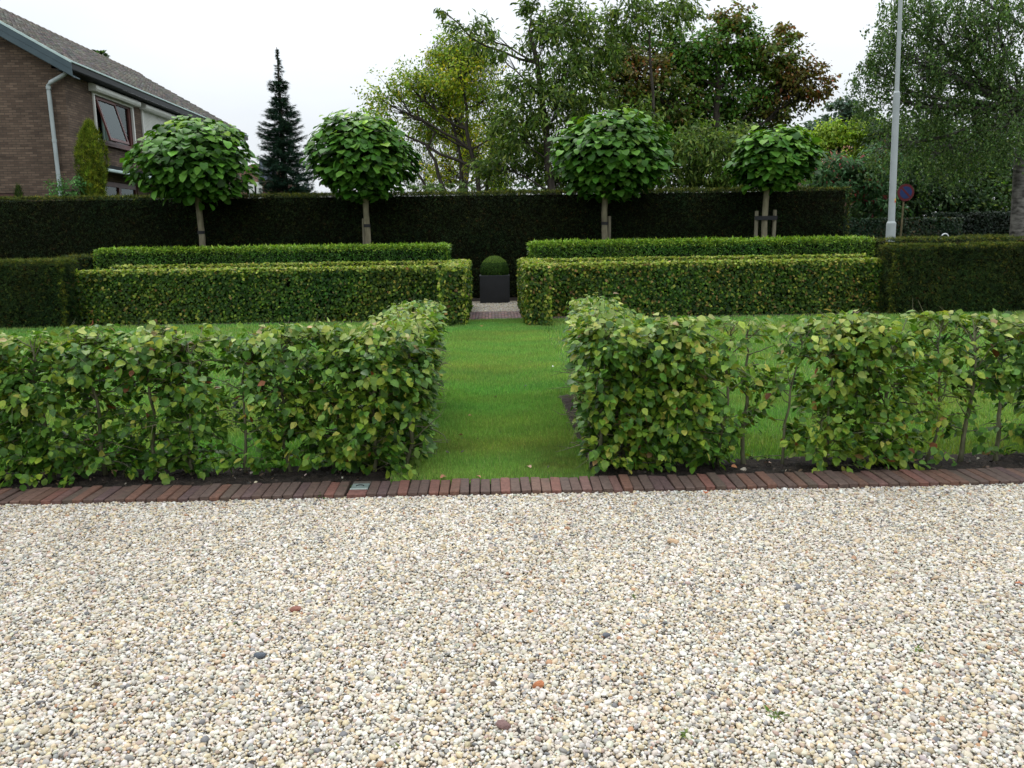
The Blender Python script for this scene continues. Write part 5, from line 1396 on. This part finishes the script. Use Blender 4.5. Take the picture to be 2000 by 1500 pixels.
def dry_leaf(px, py, wpx, col, label, z=.03):
    c = ground_at(px, py, z); s = wpx / 1600 * np.linalg.norm(c - np.array([0, 0, CAM_H]))
    V, F = T_BEECH[1]; V = V.copy() - np.array([0, .5, 0]); V[:, 2] = .35 * V[:, 0] ** 2 * 3 - .2 * np.abs(V[:, 1]) + .1
    V *= s
    me = mesh_np("fallen_leaf", V, F, MDRY, np.tile(col, (len(V), 1)))
    o = link("fallen_leaf", me); o.location = tuple(c); o.rotation_euler = (rng.normal(0, .35), rng.normal(0, .35), rng.uniform(0, 6.28))
    tag(o, label, "leaf", "fallen leaves lying about")


LV = [(202, 622, 20, (.36, .25, .18), "pale pinkish brown leaf against the foot of the left beech hedge"), (181, 634, 18, (.40, .16, .06), "orange brown leaf on the grass by the left yew block"),
      (1672, 612, 16, (.38, .27, .20), "pale brown leaf at the foot of the right beech hedge"), (941, 637, 8, (.42, .17, .06), "orange leaf on grass just in front of the far brick path"),
      (918, 812, 9, (.45, .20, .10), "orange leaf in the middle of the grass path, beside the left hedge"), (968, 775, 8, (.46, .32, .22), "pale leaf in the middle of the grass path"),
      (865, 932, 14, (.36, .15, .08), "brown leaf where grass meets brick, left side of the path"), (935, 931, 10, (.40, .18, .10), "small brown leaf on the brick edge of the path"),
      (1033, 912, 14, (.42, .27, .17), "tan leaf on the grass near the right hedge corner"), (1434, 912, 12, (.42, .18, .08), "orange leaf on the soil under the thin part of the right hedge"),
      (1500, 905, 15, (.50, .33, .24), "pink tan leaf on the soil between two thin stems"), (1781, 898, 22, (.42, .20, .08), "orange leaf on the soil under the yellowish part of the right hedge"),
      (1378, 962, 15, (.36, .10, .03), "rusty leaf lying where the bricks meet the gravel"), (1080, 716, 6, (.7, .7, .66), "tiny white petal on the grass beside the right hedge"),
      (90, 925, 16, (.45, .30, .18), "tan leaf on the soil under the left hedge, far left"), (225, 922, 15, (.48, .28, .18), "pinkish leaf on the soil under the left hedge"),
      (900, 850, 9, (.40, .20, .10), "brown leaf on the grass close to the left hedge foot"), (1990, 1140, 12, (.35, .12, .05), "brown leaf on the gravel at the right edge")]
for l_ in LV: dry_leaf(*l_)


def weed(px, py, n, size, label, cols, T=T_LANCE, up=1.0, z=.006):
    c = ground_at(px, py, z)
    r = empty("weed", tuple(c), label, "weed")
    az = rng.uniform(0, 6.28, n); D = np.c_[np.cos(az), np.sin(az), np.full(n, up) * rng.uniform(.3, 1.4, n)]
    P = c + rng.normal(0, size * .3, (n, 3)) * np.array([1, 1, 0])
    leaves_obj("leaves", [leaves_data(T, P, nrm(np.array([0, 0, 1.0]) + rng.normal(0, .4, (n, 3))), nrm(D), size * rng.uniform(.6, 1.2, n), palette(n, cols, [1] * len(cols), .15))], MGRASS, r)
WG = [(.10, .17, .03), (.16, .19, .05)]
weed(1340, 1437, 26, .024, "sparse pale green weed in the gravel near the bottom", WG)
weed(1238, 1164, 14, .022, "small green weed in the gravel right of the middle", WG)
weed(1790, 1270, 20, .024, "small green weed in the gravel toward the right", WG)
weed(1518, 1396, 22, .026, "small grassy weed in the gravel, lower right", WG)
weed(448, 1222, 12, .02, "tiny green weed in the gravel left of the middle", WG)
weed(630, 970, 9, .045, "broad leaved green weed where the left bricks meet the gravel", [(.07, .17, .03)], T_OVAL4, .35, .01)
weed(775, 1457, 10, .025, "tiny green weed at the bottom of the gravel", WG)
weed(1725, 912, 30, .05, "grassy weed on the soil behind the right bricks", WG)
weed(1345, 905, 26, .05, "thin grassy weed on the soil beside a thin beech stem", WG)

# dead leaf bits and clods on the soil strips
n = 900
P = np.c_[rng.uniform(-4, 4, n), rng.uniform(4.6, 4.98, n), rng.uniform(.015, .03, n)]
P = P[(P[:, 0] < -.52) | (P[:, 0] > .6)]
P = np.r_[P, np.c_[rng.uniform(-3, 3, 70), rng.uniform(1.9, 4.3, 70), rng.uniform(.012, .016, 70)], np.c_[rng.uniform(-.4, .5, 12), rng.uniform(4.7, 9, 12), rng.uniform(.03, .04, 12)]]; n = len(P)
C = palette(n, [(.04, .03, .02), (.10, .065, .04), (.22, .15, .09), (.34, .30, .24), (.02, .015, .012)], [5, 3, 1.2, .8, 5], .25)
o = leaves_obj("leaf_litter", [leaves_data(T_OVAL4, P, nrm(np.array([0, 0, 1.0]) + rng.normal(0, .5, (n, 3))), nrm(rng.normal(size=(n, 3)) * np.array([1, 1, .2])), rng.uniform(.012, .035, n), C)], MDRY, None, "stuff")
tag(o, "dark crumbs and dead leaf scraps on the soil under the front hedges", "leaf litter")
tt = sum(len(m_.polygons) for m_ in {o.data for o in SC.objects if o.type == 'MESH'})
print("FACES", tt, "OBJECTS", len(SC.objects))
